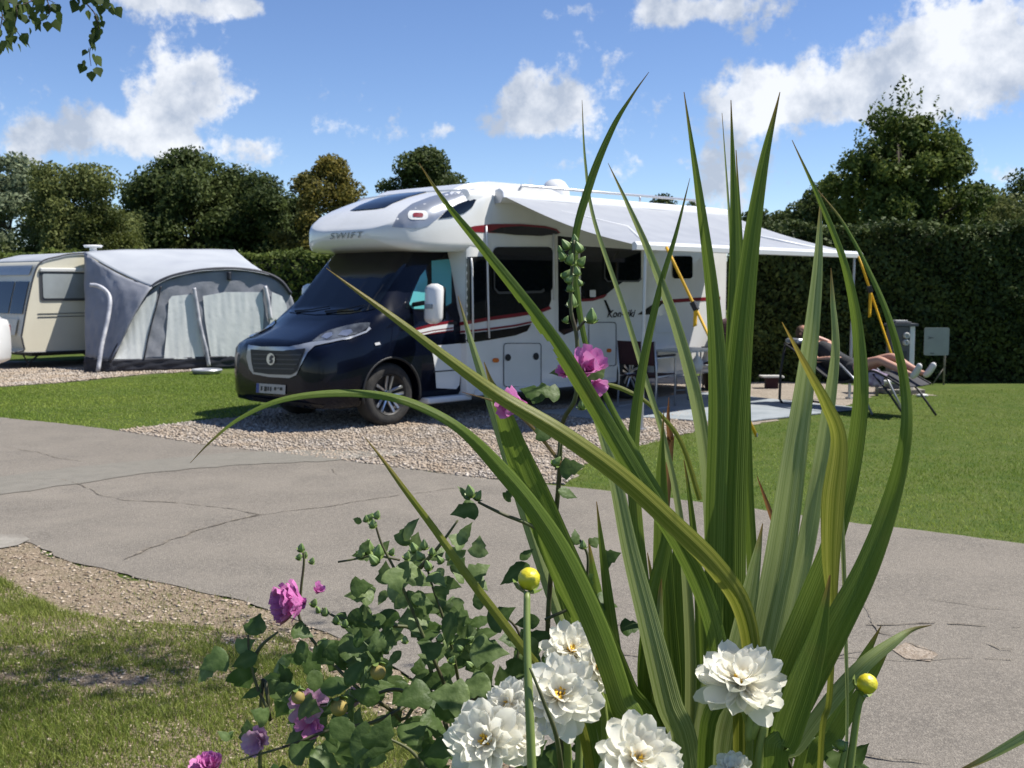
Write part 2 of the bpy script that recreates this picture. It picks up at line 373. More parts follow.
def in_poly(P, x, y):
    P = np.array(P); c = np.zeros(len(x), bool); j = len(P)-1
    for i in range(len(P)):
        xi, yi = P[i]; xj, yj = P[j]
        c ^= ((yi > y) != (yj > y)) & (x < (xj-xi)*(y-yi)/(yj-yi+1e-12)+xi); j = i
    return c
def scatter(poly, n, bb=None):
    P = np.array([(p[0], p[1]) for p in poly]); b0 = P.min(0); b1 = P.max(0)
    if bb: b0 = np.maximum(b0, bb[0]); b1 = np.minimum(b1, bb[1])
    x = rng.uniform(b0[0], b1[0], n); y = rng.uniform(b0[1], b1[1], n)
    k = in_poly(P, x, y); return x[k], y[k]
def stones(name, x, y, s0, s1, m, z0=.006, flat=.6, kind='stuff'):
    n = len(x); s = rng.uniform(s0, s1, n)*rng.uniform(.6, 1.2, n)
    base = np.array([(1, 0, 0), (0, 1, 0), (-1, 0, 0), (0, -1, 0), (0, 0, 1), (0, 0, -1)], float)
    fc = np.array([(0, 1, 4), (1, 2, 4), (2, 3, 4), (3, 0, 4), (1, 0, 5), (2, 1, 5), (3, 2, 5), (0, 3, 5)])
    V = base[None]*rng.uniform(.55, 1.1, (n, 6, 1))+rng.normal(0, .16, (n, 6, 3))
    V *= s[:, None, None]; V[:, :, 2] *= flat
    a = rng.uniform(0, 6.28, n); ca, sa = np.cos(a)[:, None], np.sin(a)[:, None]
    X = V[:, :, 0]*ca-V[:, :, 1]*sa; Y = V[:, :, 0]*sa+V[:, :, 1]*ca
    V = np.stack([X+x[:, None], Y+y[:, None], V[:, :, 2]+z0+(s*flat*.3)[:, None]], 2)
    Fc = (fc[None]+6*np.arange(n)[:, None, None]).reshape(-1, 3)
    o = np_mesh(name, V.reshape(-1, 3), Fc, m, attr=np.repeat(rng.random(n), 6)); tag(o, kind=kind); return o
M['stone'] = mat('gravel_stone', (.14, .115, .09), .85, attr=(.56, .50, .43), var=(.36, .28, .2), vscale=2)
M['chip'] = mat('wood_chip', (.15, .10, .06), .85, attr=(.60, .50, .38))
x, y = scatter(pitch, 46000, ((-5, 8), (2.4, 14.2)))
o = stones('gravel', x, y, .012, .026, M['stone']); tag(o, 'pale stone gravel spread around the motorhome pitch', 'gravel')
x, y = scatter(cg, 16000, ((-12, 16), (-5, 20.5)))
o = stones('gravel', x, y, .018, .034, M['stone']); tag(o, 'beige gravel strip in front of the cream caravan', 'gravel')
x, y = scatter(vg, 15000, ((-4, 2.6), (.4, 7)))
o = stones('wood_chips', x, y, .006, .017, M['chip'], z0=.005, flat=.35); tag(o, 'pale bark chips and pebbles along the near road edge', 'chippings')

# grass blades
M['blade'] = mat('grass_blade', (.105, .155, .017), .6, attr=(.31, .34, .08), trans=.35, spec=.25)
M['bladefar'] = mat('lawn_blade', (.12, .20, .018), .6, attr=(.30, .36, .06), trans=.3, spec=.25)
def grass(name, x, y, h0, h1, wd, m, lean=.6, patch=3., z0=.0):
    n = len(x)
    h = rng.uniform(h0, h1, n)*(.75+.4*np.sin(x*patch+2*np.sin(y*patch*.7))*np.cos(y*patch*1.1)*.6)
    a = rng.uniform(0, 6.28, n); la = rng.uniform(0, 6.28, n); ll = rng.uniform(.1, lean, n)*h
    wx, wy = np.cos(a)*wd*.5, np.sin(a)*wd*.5; lx, ly = np.cos(la)*ll, np.sin(la)*ll
    z = np.full(n, z0)
    V = np.stack([np.stack([x-wx, y-wy, z], 1), np.stack([x+wx, y+wy, z], 1),
                  np.stack([x+wx*.7+lx*.45, y+wy*.7+ly*.45, z+h*.6], 1), np.stack([x-wx*.7+lx*.45, y-wy*.7+ly*.45, z+h*.6], 1),
                  np.stack([x+lx*1.2, y+ly*1.2, z+h], 1)], 1)
    b = 5*np.arange(n)[:, None]
    T = np.concatenate([b+np.array([[0, 1, 2]]), b+np.array([[0, 2, 3]]), b+np.array([[3, 2, 4]])])
    v = np.clip(rng.normal(.42+.16*np.sin(x*1.3+y*.6)+.12*np.sin(y*2.3-x), .22, n), 0, 1)
    o = np_mesh(name, V.reshape(-1, 3), T, m, attr=np.repeat(v, 5)); tag(o, kind='stuff'); return o
nl = [G(*q) for q in [(-80, 585), (0, 580), (60, 612), (120, 622), (200, 628), (290, 640), (300, 660), (330, 680), (360, 705), (400, 735), (430, 768)]]+[(-.4, 2.6), (-3.5, 2.6)]
x, y = scatter(nl, 240000)
# bare places
edge = np.clip((y-(5.7-.62*(x+2.2)))/.8, 0, 1); nz = np.sin(x*6.1+2*np.sin(y*4.3))*np.sin(y*9.7+1.5*np.sin(x*5.1))
k = rng.random(len(x)) > np.clip(edge*.9+.45*(nz > .15)*edge+.55*(nz > .42), 0, .96)+.75*(np.exp(-(((x+2.1)/.45)**2+((y-4.9)/.16)**2))+.8*np.exp(-(((x+1.25)/.5)**2+((y-4.75)/.14)**2))+np.exp(-(((x+1.6)/.5)**2+((y-4.25)/.1)**2)))
o = grass('grass', x[k], y[k], .020, .052, .0036, M['blade'], patch=4, lean=.9); tag(o, 'short worn green grass at the lower left', 'grass')
# thin grass straying over the chips
x, y = scatter(vg, 70000, ((-4, 2.6), (.4, 7))); k = rng.random(len(x)) < .30*np.clip(1-(y-(5.3-.55*(x+2.2)))/.9, 0, 1)*(1+np.sin(x*5+y*3))
o = grass('grass', x[k], y[k], .012, .035, .003, M['blade'], z0=.004); tag(o, 'thin grass straying over the chippings', 'grass')
rl = [G(*q) for q in [(562, 487), (585, 466), (612, 452), (650, 443), (700, 431), (755, 425), (850, 412), (880, 396), (935, 390), (1100, 388)]]+[(11, 13), (7, 8), (5., 5.35)]+[G(*q) for q in [(1024, 545), (940, 534), (860, 525), (780, 513), (700, 503), (640, 495)]]
x, y = scatter(rl, 190000); k = rng.random(len(x)) < np.clip(9/y, 0, 1)**1.6
o = grass('grass', x[k], y[k], .014, .034, .0055, M['bladefar'], patch=1.6, lean=1.1); tag(o, 'mown green lawn to the right of the gravel pitch', 'lawn')
ll = [G(*q) for q in [(0, 388), (60, 384), (110, 380), (175, 374), (260, 374), (262, 415), (200, 420), (150, 426), (118, 431), (60, 424), (0, 418)]]+[(-12, 16.6), (-12, 18)]
x, y = scatter(ll, 110000)
o = grass('grass', x, y, .014, .034, .008, M['bladefar'], patch=1.6, lean=1.1); tag(o, 'mown green lawn between road and caravan', 'lawn')
# ragged grass along the road edge
# ------------------------------------------------------------------ foliage
def leaf_cloud(Cn, size, nrm_bias=None, up=.3):
    """Cn (n,3) centres -> folded rhombic leaves"""
    n = len(Cn); s = size*rng.uniform(.6, 1.25, n)
    nm = rng.normal(size=(n, 3)); nm[:, 2] += up
    if nrm_bias is not None: nm += nrm_bias
    nm /= np.linalg.norm(nm, axis=1)[:, None]+1e-9
    t = np.cross(nm, rng.normal(size=(n, 3))); t /= np.linalg.norm(t, axis=1)[:, None]+1e-9
    b = np.cross(nm, t)
    s = s[:, None]
    V = np.stack([Cn-t*s*.55, Cn+b*s*.34+nm*s*.08, Cn+t*s*.6, Cn-b*s*.34+nm*s*.08], 1)
    f = 4*np.arange(n)[:, None]
    T = np.concatenate([f+np.array([[0, 1, 2]]), f+np.array([[0, 2, 3]])])
    return V.reshape(-1, 3), T
def fol_mat(name, a, b, tr=.3):
    return mat(name, a, .65, attr=b, trans=tr, spec=.2)
def tree(label, X, Y, h, base, prof, leaf, n, m, seed, trunk_r=.12, clump=.2, nclump=70, group=None, spikes=0, cat='tree', gap=.0, name='tree', bark='bark', sq=1.):
    global rng
    sv = rng; rng = np.random.default_rng(seed)
    root = empty(name, (X, Y, 0)); tag(root, label, cat, group); leaf *= .74; n = int(n*1.7)
    T = np.array([p[0] for p in prof]); Rr = np.array([p[1] for p in prof]); rmax = Rr.max()
    t = rng.uniform(0, 1, nclump*3); w = np.interp(t, T, Rr)/rmax; t = t[rng.random(len(t)) < w**1.3][:nclump]
    ang = rng.uniform(0, 2*math.pi, len(t)); rad = np.interp(t, T, Rr)*np.sqrt(rng.uniform(.12, 1., len(t)))*.93
    cc = np.stack([rad*np.cos(ang), rad*np.sin(ang)*sq, base+(h-base)*(t*.93+.02)], 1)
    cr = clump*rmax*rng.uniform(.6, 1.3, len(t))
    wt = cr**2/np.sum(cr**2); idx = rng.choice(len(t), n, p=wt)
    d = rng.normal(size=(n, 3)); d /= np.linalg.norm(d, axis=1)[:, None]
    q = d*(rng.random(n)**.45)[:, None]*cr[idx][:, None]; q[:, 2] *= .75
    P = cc[idx]+q
    if spikes:      # upright shoots poking out of the top
        for k in range(spikes):
            i = rng.integers(len(t)); a = rng.uniform(0, 6.28); tt = rng.uniform(.35, .98); r = np.interp(tt, T, Rr)*rng.uniform(.6, 1.0)
            z0 = base+(h-base)*tt*.96; L_ = rng.uniform(.3, .7); m_ = int(16*L_/.5)
            zz = np.linspace(0, L_, m_); P = np.vstack([P, np.stack([r*math.cos(a)+rng.normal(0, .03, m_), r*math.sin(a)+rng.normal(0, .03, m_), z0+zz], 1)])
            idx = np.concatenate([idx, np.full(m_, i)])
    V, Fc = leaf_cloud(P, leaf, nrm_bias=np.vstack([q, np.zeros((len(P)-n, 3))])/(rmax*clump)*1.2)
    cv = rng.normal(.45, .18, len(t))[idx]; var = np.clip(cv+rng.normal(0, .16, len(P)), 0, 1)
    np_mesh('crown', V, Fc, m, root, attr=np.repeat(var, 4))
    bm = bmesh.new(); top = base+(h-base)*.8
    tp = [(rng.normal(0, .02)*k, rng.normal(0, .02)*k, top*k/6) for k in range(7)]
    tube(bm, tp, [trunk_r*(1.25 if k == 0 else 1-.13*k) for k in range(7)], 8)
    for k in range(min(26, len(t))):
        c = cc[rng.integers(len(t))]; z0 = max(base*.7, min(c[2]-.3*math.hypot(c[0], c[1])-.2, top*.9)); f = z0/top
        s = Vector((0, 0, z0)); e = Vector(c); mid = s.lerp(e, .5)+Vector((0, 0, -.06*(e-s).length))
        tube(bm, [s, mid, e], [trunk_r*.45*(1-f*.5), trunk_r*.25, trunk_r*.08], 5)
    from_bm('trunk', bm, M[bark], root, smooth=True)
    rng = sv
    return root
oak = fol_mat('oak_foliage', (.028, .046, .012), (.105, .135, .035))
olive = fol_mat('olive_foliage', (.06, .08, .02), (.20, .22, .065))
pale = fol_mat('pale_foliage', (.09, .12, .06), (.27, .31, .18))
yel = fol_mat('yellowing_foliage', (.045, .055, .012), (.24, .19, .035))
cyp = fol_mat('cypress_foliage', (.03, .045, .010), (.11, .125, .022))
rnd = [(0, .55), (.15, .85), (.4, 1.), (.65, .93), (.85, .62), (1, .15)]
cone = [(0, .9), (.2, 1.), (.5, .72), (.8, .34), (1, .05)]
def pr(p, r): return [(a, b*r) for a, b in p]
bk = 'trees beyond the caravan and the hedge'
tree('pale silvery tree with see-through crown at the far left edge', -20.3, 45, 6.9, 1.0, pr(rnd, 2.6), .22, 15000, pale, 1, .12, .24, 70, bk)
tree('olive green rounded tree behind the cream caravan, right of the pale silvery one', -15.0, 38, 5.9, .5, pr(rnd, 2.35), .17, 30000, olive, 2, .12, .30, 90, bk)
tree('narrow golden green cypress rising behind the tent, against the dark oak', -12.5, 34, 4.9, .3, pr(cone, 1.5), .12, 20000, cyp, 3, .1, .30, 80, bk)
tree('largest dark green oak with a broad domed crown above the tent', -14.4, 50, 7.65, .5, pr(rnd, 3.9), .24, 46000, oak, 4, .25, .25, 170, bk)
tree('lower dark oak between the broad domed oak and the yellowing tree', -10.7, 49, 6.3, .4, pr(rnd, 2.9), .22, 30000, oak, 5, .2, .28, 90, bk)
tree('yellowing tree with sparse top, left of the motorhome roof', -6.9, 42, 6.5, .5, [(0, 2.2), (.3, 2.4), (.55, 1.9), (.8, 1.4), (1, .4)], .18, 22000, yel, 6, .14, .24, 100, bk, spikes=8)
tree('dark round tree peeping over the motorhome front roof', -3.6, 46, 7.3, 1.0, pr(rnd, 2.35), .20, 26000, oak, 7, .2, .28, 90, bk)
tree('low distant dark tree just showing over the motorhome rear roof', 9.4, 62, 6.9, 2, [(0, 2.0), (.5, 2.6), (.85, 1.9), (1, .5)], .26, 14000, oak, 8, .2, .28, 60, bk)
tree('small dark tree above the awning, left of its taller dark neighbour', 9.5, 41, 4.6, .6, pr(rnd, 1.35), .17, 13000, oak, 9, .1, .32, 50, bk)
tree('dark tree between the small dark one and the big leafy tree', 11.0, 40, 5.2, .6, pr(rnd, 1.6), .17, 16000, oak, 10, .1, .32, 60, bk)
hb = fol_mat('hornbeam_foliage', (.03, .058, .010), (.15, .19, .035))
tree('tall leafy tree with upright shoots standing behind the clipped hedge', 7.85, 22.5, 5.4, .8, [(0, 1.4), (.3, 1.6), (.59, 1.55), (.76, 1.28), (.9, .78), (1, .22)], .12, 42000, hb, 11, .12, .21, 190, spikes=80)
tree('yellow green bushy tree beside the tall leafy tree, over the hedge', 10.6, 25, 3.8, .5, pr(rnd, 1.5), .11, 15000, olive, 12, .08, .28, 60, bk, spikes=10)
tree('dark tree at the right edge beyond the hedge', 20.8, 45, 6.0, .6, pr(rnd, 3.0), .22, 17000, oak, 13, .2, .28, 70, bk)
tree('dull green tree low over the hedge, second from the right edge', 16.6, 38, 4.4, .6, pr(rnd, 1.8), .18, 13000, olive, 14, .12, .3, 50, bk)

def hedge(label, x0, x1, y0, y1, h, leaf, n, m, seed, rot=0):
    global rng
    sv = rng; rng = np.random.default_rng(seed)
    root = empty('hedge', ((x0+x1)/2, (y0+y1)/2, 0)); tag(root, label, 'hedge')
    cx, cy = (x0+x1)/2, (y0+y1)/2; wx, wy = (x1-x0)/2, (y1-y0)/2
    A = np.array([2*wx*h, 2*wy*h, 2*wy*h, 4*wx*wy]); f = rng.choice(4, n, p=A/A.sum()); u = rng.uniform(-1, 1, n); v = rng.random(n)
    P = np.zeros((n, 3)); Nn = np.zeros((n, 3)); dp = rng.exponential(.05, n)
    for k in range(4):
        i = f == k
        if k == 0: P[i] = np.stack([u[i]*wx, -wy+dp[i], v[i]*h], 1); Nn[i] = (0, -1, .3)
        if k == 1: P[i] = np.stack([-wx+dp[i], u[i]*wy, v[i]*h], 1); Nn[i] = (-1, 0, .3)
        if k == 2: P[i] = np.stack([wx-dp[i], u[i]*wy, v[i]*h], 1); Nn[i] = (1, 0, .3)
        if k == 3: P[i] = np.stack([u[i]*wx, (v[i]*2-1)*wy, h-dp[i]], 1); Nn[i] = (0, 0, 1)
    X_, Z_ = P[:, 0], P[:, 2]
    b = .06*np.sin(X_*2.1+Z_*1.7)+.05*np.sin(X_*5.3-Z_*4.1+1)+.035*np.sin(X_*11+Z_*9)
    P[:, 1] += np.where(f == 0, b, 0); P[:, 2] += np.where(f == 3, .05*np.sin(X_*3.1)+.04*np.sin(X_*8.7+P[:, 1]*5)+rng.exponential(.02, n), 0)
    keep = ~((f == 0) & (Z_ < .28) & (rng.random(n) < .3))      # thinner at the foot
    P, Nn = P[keep], Nn[keep]; n = len(P)
    V, Fc = leaf_cloud(P, leaf, nrm_bias=Nn*.9)
    var = np.clip(.45+.18*np.sin(P[:, 0]*3.7+P[:, 2]*5)+rng.normal(0, .2, n), 0, 1)
    np_mesh('foliage', V, Fc, m, root, attr=np.repeat(var, 4))
    bm = bmesh.new(); k = int((x1-x0)/.45)
    for i in range(k):
        xx = -wx+.2+(2*wx-.4)*i/max(1, k-1)
        tube(bm, [(xx, rng.normal(0, .1), 0), (xx+rng.normal(0, .06), rng.normal(0, .1), h*.5), (xx+rng.normal(0, .15), rng.normal(0, .1), h*.9)], [.035, .025, .01], 6)
    from_bm('stems', bm, M['bark'], root)
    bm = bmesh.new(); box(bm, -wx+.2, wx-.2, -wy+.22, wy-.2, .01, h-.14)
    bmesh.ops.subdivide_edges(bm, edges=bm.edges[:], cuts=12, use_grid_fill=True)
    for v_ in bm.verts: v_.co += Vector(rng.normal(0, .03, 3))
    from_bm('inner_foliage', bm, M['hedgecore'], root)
    rng = sv
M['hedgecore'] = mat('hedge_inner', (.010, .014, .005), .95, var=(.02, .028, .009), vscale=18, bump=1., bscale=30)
hg = fol_mat('hedge_foliage', (.020, .036, .008), (.11, .145, .038), tr=.15)
hg2 = fol_mat('bright_hedge_foliage', (.045, .07, .014), (.15, .19, .035))
hedge('tall dark clipped hedge along the right side of the lawn', 3.7, 16, 17.6, 19.0, 2.48, .075, 90000, hg, 21)
hedge('tall unseen hedge added at the right beyond the picture to darken window reflections', 14.5, 16, 1.0, 17.2, 3.3, .13, 26000, hg, 24)  # unseen, added so the motorhome windows mirror dark foliage
hedge('lighter green hedge beyond the tent and caravan', -26, 1.5, 28, 29.6, 2.35, .11, 42000, hg2, 22)
hedge('long dark field hedge on the horizon beyond the trees', -60, 60, 70, 72, 3.0, .3, 26000, hg, 23)

# ------------------------------------------------------------------ birch at the left, its twigs hanging into the picture
bl = fol_mat('birch_leaf', (.030, .055, .012), (.10, .14, .035), tr=.4)
root = empty('birch_tree', (-3.6, 1.2, 0)); tag(root, 'birch with leafy twigs hanging into the top left corner', 'tree')
bo = Vector((-3.6, 1.2, 0))
bm = bmesh.new()
tube(bm, [(0, 0, 0), (.05, .05, 1.5), (0, .15, 3.2), (.1, .1, 5), (.05, .2, 7)], [.19, .15, .12, .08, .03], 12)
def pt_(p): return Vector(p)-bo
boughs = [[(-3.5, 1.3, 2.9), (-2.2, 2.6, 4.2), (.1, 4.0, 4.8), (1.75, 4.9, 4.7)], [(-3.5, 1.3, 2.6), (-2.6, 2.3, 3.3), (-1.8, 3.1, 3.25), (-1.45, 3.5, 2.95)],
          [(-3.5, 1.3, 2.5), (-2.8, 2.2, 3.1), (-2.1, 3.1, 3.15), (-1.68, 3.55, 2.9)], [(-3.5, 1.3, 3.8), (-4.6, 2.4, 4.8), (-5.4, 3.6, 4.9)], [(-3.5, 1.3, 4.2), (-4.8, .4, 5.2), (-5.8, -.4, 5.3)], [(-3.5, 1.3, 4.6), (-3.0, 0, 5.6), (-2.8, -1.2, 5.7)]]
for b_ in boughs:
    q = crom([tuple(pt_(p)) for p in b_], 6); tube(bm, [tuple(p) for p in q], list(np.linspace(.05, .008, len(q))), 7)
from_bm('trunk', bm, M['birchbark'], root, smooth=True)
def twig_leaves(curves, n_per_m, size, drop=.02):
    """heart-shaped leaves hanging along twigs"""
    Vs = []; Fs = []; var = []; k = 0
    for q in curves:
        q = np.array(q); seg = np.linalg.norm(np.diff(q, axis=0), axis=1).sum(); n = max(3, int(seg*n_per_m))
        for i in range(n):
            f = i/(n-1)*(len(q)-1); a = int(min(f, len(q)-2)); p = q[a]+(q[a+1]-q[a])*(f-a)
            an = rng.uniform(0, 6.28); s = size*rng.uniform(.7, 1.2)
            dn = Vector((math.cos(an)*.45, math.sin(an)*.45, -1)).normalized(); sd = dn.cross(Vector(rng.normal(size=3))).normalized(); nn = dn.cross(sd)
            o = Vector(p)+Vector((math.cos(an), math.sin(an), -.6))*drop
            sh = [(0, 0, 0), (.22, .48, .06), (.5, .5, .10), (1.15, 0, 0), (.5, -.5, .10), (.22, -.48, .06)]
            for u, v_, w_ in sh: Vs.append(tuple(o+dn*u*s+sd*v_*s+nn*w_*s))
            Fs += [(k, k+1, k+2), (k, k+2, k+3), (k, k+3, k+4), (k, k+4, k+5)]; k += 6; var += [rng.random()]*6
    return Vs, Fs, var
tw = []
def px_curve(pts, D): return [tuple(at(x, y, D+dd)-bo) for x, y, dd in pts]
tw.append(px_curve([(-30, -25, 0), (-5, -6, 0), (18, 5, 0), (40, -2, .05), (55, 3, .1)], 3.4))
tw.append(px_curve([(-30, -40, 0), (-8, -5, 0), (2, 12, 0), (0, 30, 0), (-2, 45, 0)], 3.3))
tw.append(px_curve([(-12, -20, 0), (10, -5, 0), (17, 12, 0), (15, 26, .02), (20, 36, .03)], 3.35))
tw.append(px_curve([(60, -60, 0), (75, -20, 0), (84, 0, 0), (96, 16, 0), (98, 36, 0), (90, 50, .02), (91, 66, .03)], 3.5))
tw.append(px_curve([(60, -50, 0), (84, -16, 0), (100, -4, 0), (110, 3, .03)], 3.5))
tw.append(px_curve([(-25, -20, 0), (-10, 8, 0), (6, 22, 0), (12, 38, 0)], 3.5))
tw.append(px_curve([(30, -30, 0), (44, -6, 0), (50, 10, 0), (46, 20, 0)], 3.4))
tw.append(px_curve([(20, -40, 0), (28, -12, 0), (26, 4, 0), (30, 22, 0)], 3.45))
bm = bmesh.new()
for q in tw:
    qq = crom(q, 5); tube(bm, [tuple(p) for p in qq], list(np.linspace(.003, .0010, len(qq))), 5)
from_bm('twigs', bm, M['twig'], root)
V, Fc, v_ = twig_leaves([crom(q, 5) for q in tw], 92, .030)
np_mesh('leaves', V, Fc, bl, root, attr=v_)
# crown out of the picture: boughs that dapple the near grass
cc = []
for b_ in boughs:
    q = crom([tuple(pt_(p)) for p in b_], 5)
    for p in q[4:]:
        lo = Vector(p)+bo
        cc.append(p)
cc = np.array(cc); P = []
for c in cc:
    W_ = c+np.array(bo)
    n = 250 if (W_[2] > 3.6 and (W_[0] > 1.0 or W_[0] < -3.9)) else (40 if W_[2] > 3.6 else 0)
    P.append(c+rng.normal(0, 1, (n, 3))*np.array([.33, .26, .13])+np.array([0, 0, .12]))
P = np.vstack(P); Wp = P+np.array(bo)
vis = (Wp[:, 1] > .3) & (Wp[:, 2] < EYE+.275*Wp[:, 1]+.12) & (np.abs(Wp[:, 0]) < .5*Wp[:, 1]+.2)
P = P[~vis]
V, Fc = leaf_cloud(P, .065)
np_mesh('crown', V, Fc, bl, root, attr=np.repeat(rng.random(len(P)), 4))
# ------------------------------------------------------------------ motorhome (local: x to the rear, -y the side we see)
VR = R(45.57); van = empty('motorhome', (-2.72, 12.12, 0), VR)
tag(van, 'white and navy coachbuilt motorhome with red and black stripes and an open awning', 'motorhome')
VM = Matrix.Translation((-2.72, 12.12, 0)) @ Matrix.Rotation(VR, 4, 'Z'); VI = VM.inverted(); VI3 = VI.to_3x3()
CL = VI @ Vector((0, 0, EYE))
def loft(sections, closed=True):
    """sections: list of (x, [(y,z)...]) of equal length"""
    bm = bmesh.new(); rings = [[bm.verts.new((x, y, z)) for y, z in s] for x, s in sections]; n = len(rings[0])
    for A, B in zip(rings, rings[1:]):
        for k in range(n): bm.faces.new((A[k], A[(k+1) % n], B[(k+1) % n], B[k]))
    bm.faces.new(rings[0]); bm.faces.new(rings[-1][::-1]); return bm
def rsec(hw, zb, zt, rb, rt, n=6, crown=.0, m=4):
    """rounded section, counted from lower right round; crown lifts the middle of the roof"""
    o = []
    rb = min(rb, hw*.9, (zt-zb)*.45); rt = min(rt, hw*.9, (zt-zb)*.5)
    for cy, cz, r, a0 in ((hw-rb, zb+rb, rb, -90), (hw-rt, zt-rt, rt, 0)):
        for k in range(n+1):
            a = R(a0+90*k/n); o.append((cy+r*math.cos(a), cz+r*math.sin(a)))
    for k in range(1, m*2):
        y = (hw-rt)*(1-k/m); o.append((y, zt+crown*(1-(y/max(hw-rt, .01))**2)))
    for cy, cz, r, a0 in ((-hw+rt, zt-rt, rt, 90), (-hw+rb, zb+rb, rb, 180)):
        for k in range(n+1):
            a = R(a0+90*k/n); o.append((cy+r*math.cos(a), cz+r*math.sin(a)))
    for k in range(1, m*2): o.append((-(hw-rb)*(1-k/m), zb))
    return o
def interp_sections(keys, xs, fn):
    K = np.array(keys); return [(x, fn(*[np.interp(x, K[:, 0], K[:, i]) for i in range(1, K.shape[1])])) for x in xs]
def carve(o, cutter_bm):
    cme = bpy.data.meshes.new('c'); bmesh.ops.recalc_face_normals(cutter_bm, faces=cutter_bm.faces[:]); cutter_bm.to_mesh(cme); cutter_bm.free()
    c = bpy.data.objects.new('c', cme); C.objects.link(c)
    md = o.modifiers.new('b', 'BOOLEAN'); md.operation = 'DIFFERENCE'; md.object = c; md.solver = 'EXACT'
    par = o.parent; o.parent = None
    bpy.context.view_layer.update()
    me = bpy.data.meshes.new_from_object(o.evaluated_get(bpy.context.evaluated_depsgraph_get()))
    o.modifiers.clear(); o.data = me; o.parent = par; bpy.data.objects.remove(c)
def bvh(o):
    b = bmesh.new(); b.from_mesh(o.data); t = BVHTree.FromBMesh(b); b.free(); return t
def densify(bm, L_):
    for _ in range(6):
        es = [e for e in bm.edges if e.calc_length() > L_]
        if not es: break
        bmesh.ops.subdivide_edges(bm, edges=es, cuts=1)
        bmesh.ops.triangulate(bm, faces=bm.faces[:])
def pad(name, px, tree_, m, parent=van, off=.004, mirror=False, smooth=True, L_=5., curve=0, drop=False):
    """panel that follows the bodywork: outline surveyed in the photo, laid onto the real surface"""
    if curve: px = [tuple(p) for p in crom(list(px)+[px[0]], curve)[:-1]]
    bm = bmesh.new(); bm.faces.new([bm.verts.new((x, y, 0)) for x, y in px]); bmesh.ops.triangulate(bm, faces=bm.faces[:]); densify(bm, L_)
    lost = []
    for v in bm.verts:
        d = (VI3 @ ray(v.co.x, v.co.y)).normalized(); h = tree_.ray_cast(CL, d)
        if h[0] is None:
            if drop: lost.append(v); continue
            h = tree_.find_nearest(CL+d*13)
            t = (h[0]-CL).dot(d); h = tree_.find_nearest(CL+d*t)
        nn = h[1] if h[1].dot(d) < 0 else -h[1]
        v.co = h[0]+nn*off
    if lost: bmesh.ops.delete(bm, geom=lost, context='VERTS')
    me = bpy.data.meshes.new(name); bm.normal_update(); bm.to_mesh(me); bm.free()
    if mirror:
        m2 = me.copy()
        for v in m2.vertices: v.co.y = 2*YC-v.co.y
        link(name, m2, m, parent, smooth)
    return link(name, me, m, parent, smooth)

# --- cab -------------------------------------------------------------
CW = .92; YC = -.08     # the cab is a little narrower than the body; YC is its centre line
def cabsec(zb, hw, zbelt, hwb, zt, hwt, tum):
    """half-section bottom -> sill -> belt -> top, mirrored"""
    h = [(0, zb), (hw*.7, zb), (hw*.93, zb+.015), (hw, zb+.09), (hw+.015, (zb+zbelt)/2), (hw, zbelt-.10), (hwb, zbelt), (hwb*(1-tum)+hwt*tum, zbelt+(zt-zbelt)*.5), (hwt, zt-.035), (hwt*.90, zt-.006), (hwt*.5, zt+.012), (0, zt+.018)]
    o_ = [(y, z) for y, z in h]+[(-y, z) for y, z in h[-2:0:-1]]
    return [((y+1.02)*CW-1.02, z) for y, z in o_]
ck = [ # x, zb, hw, zbelt, hwb, zt, hwt, tum
    (-.02, .36, .66, .70, .62, .86, .50, .5), (.00, .30, .76, .76, .73, .905, .58, .5), (.05, .255, .865, .84, .84, .945, .64, .5), (.13, .235, .93, .89, .90, .975, .67, .5),
    (.25, .23, .965, .94, .93, 1.02, .68, .5), (.45, .235, .99, 1.00, .945, 1.10, .70, .5), (.65, .24, 1.02, 1.12, .96, 1.22, .76, .5), (.78, .24, 1.022, 1.22, .965, 1.285, .82, .5),
    (1.05, .24, 1.022, 1.27, .975, 1.585, .80, .5), (1.38, .24, 1.022, 1.28, .98, 1.945, .76, .5), (1.6, .24, 1.022, 1.28, .98, 1.985, .78, .5), (2.2, .24, 1.022, 1.28, .98, 1.985, .80, .5)]
xs = [-.02, -.012, 0, .02, .05, .09, .13, .19, .25, .35, .45, .55, .65, .72, .78, .9, 1.05, 1.2, 1.38, 1.42, 1.6, 1.9, 2.2]
cab = from_bm('cab', loft(interp_sections(ck, xs, cabsec)), M['navy'], van, smooth=True, sharp=50)
cb = bmesh.new(); lathe(cb, [(0, -.4), (.405, -.4), (.405, .4), (0, .4)], 40, Matrix.Translation((.95, -1.0, .37)) @ Matrix.Rotation(R(90), 4, 'X'))
lathe(cb, [(0, -.4), (.405, -.4), (.405, .4), (0, .4)], 40, Matrix.Translation((.95, .84, .37)) @ Matrix.Rotation(R(90), 4, 'X'))
cabfull = bvh(cab)
carve(cab, cb); cab.data.polygons.foreach_set('use_smooth', [True]*len(cab.data.polygons)); cab.data.set_sharp_from_angle(angle=R(40))

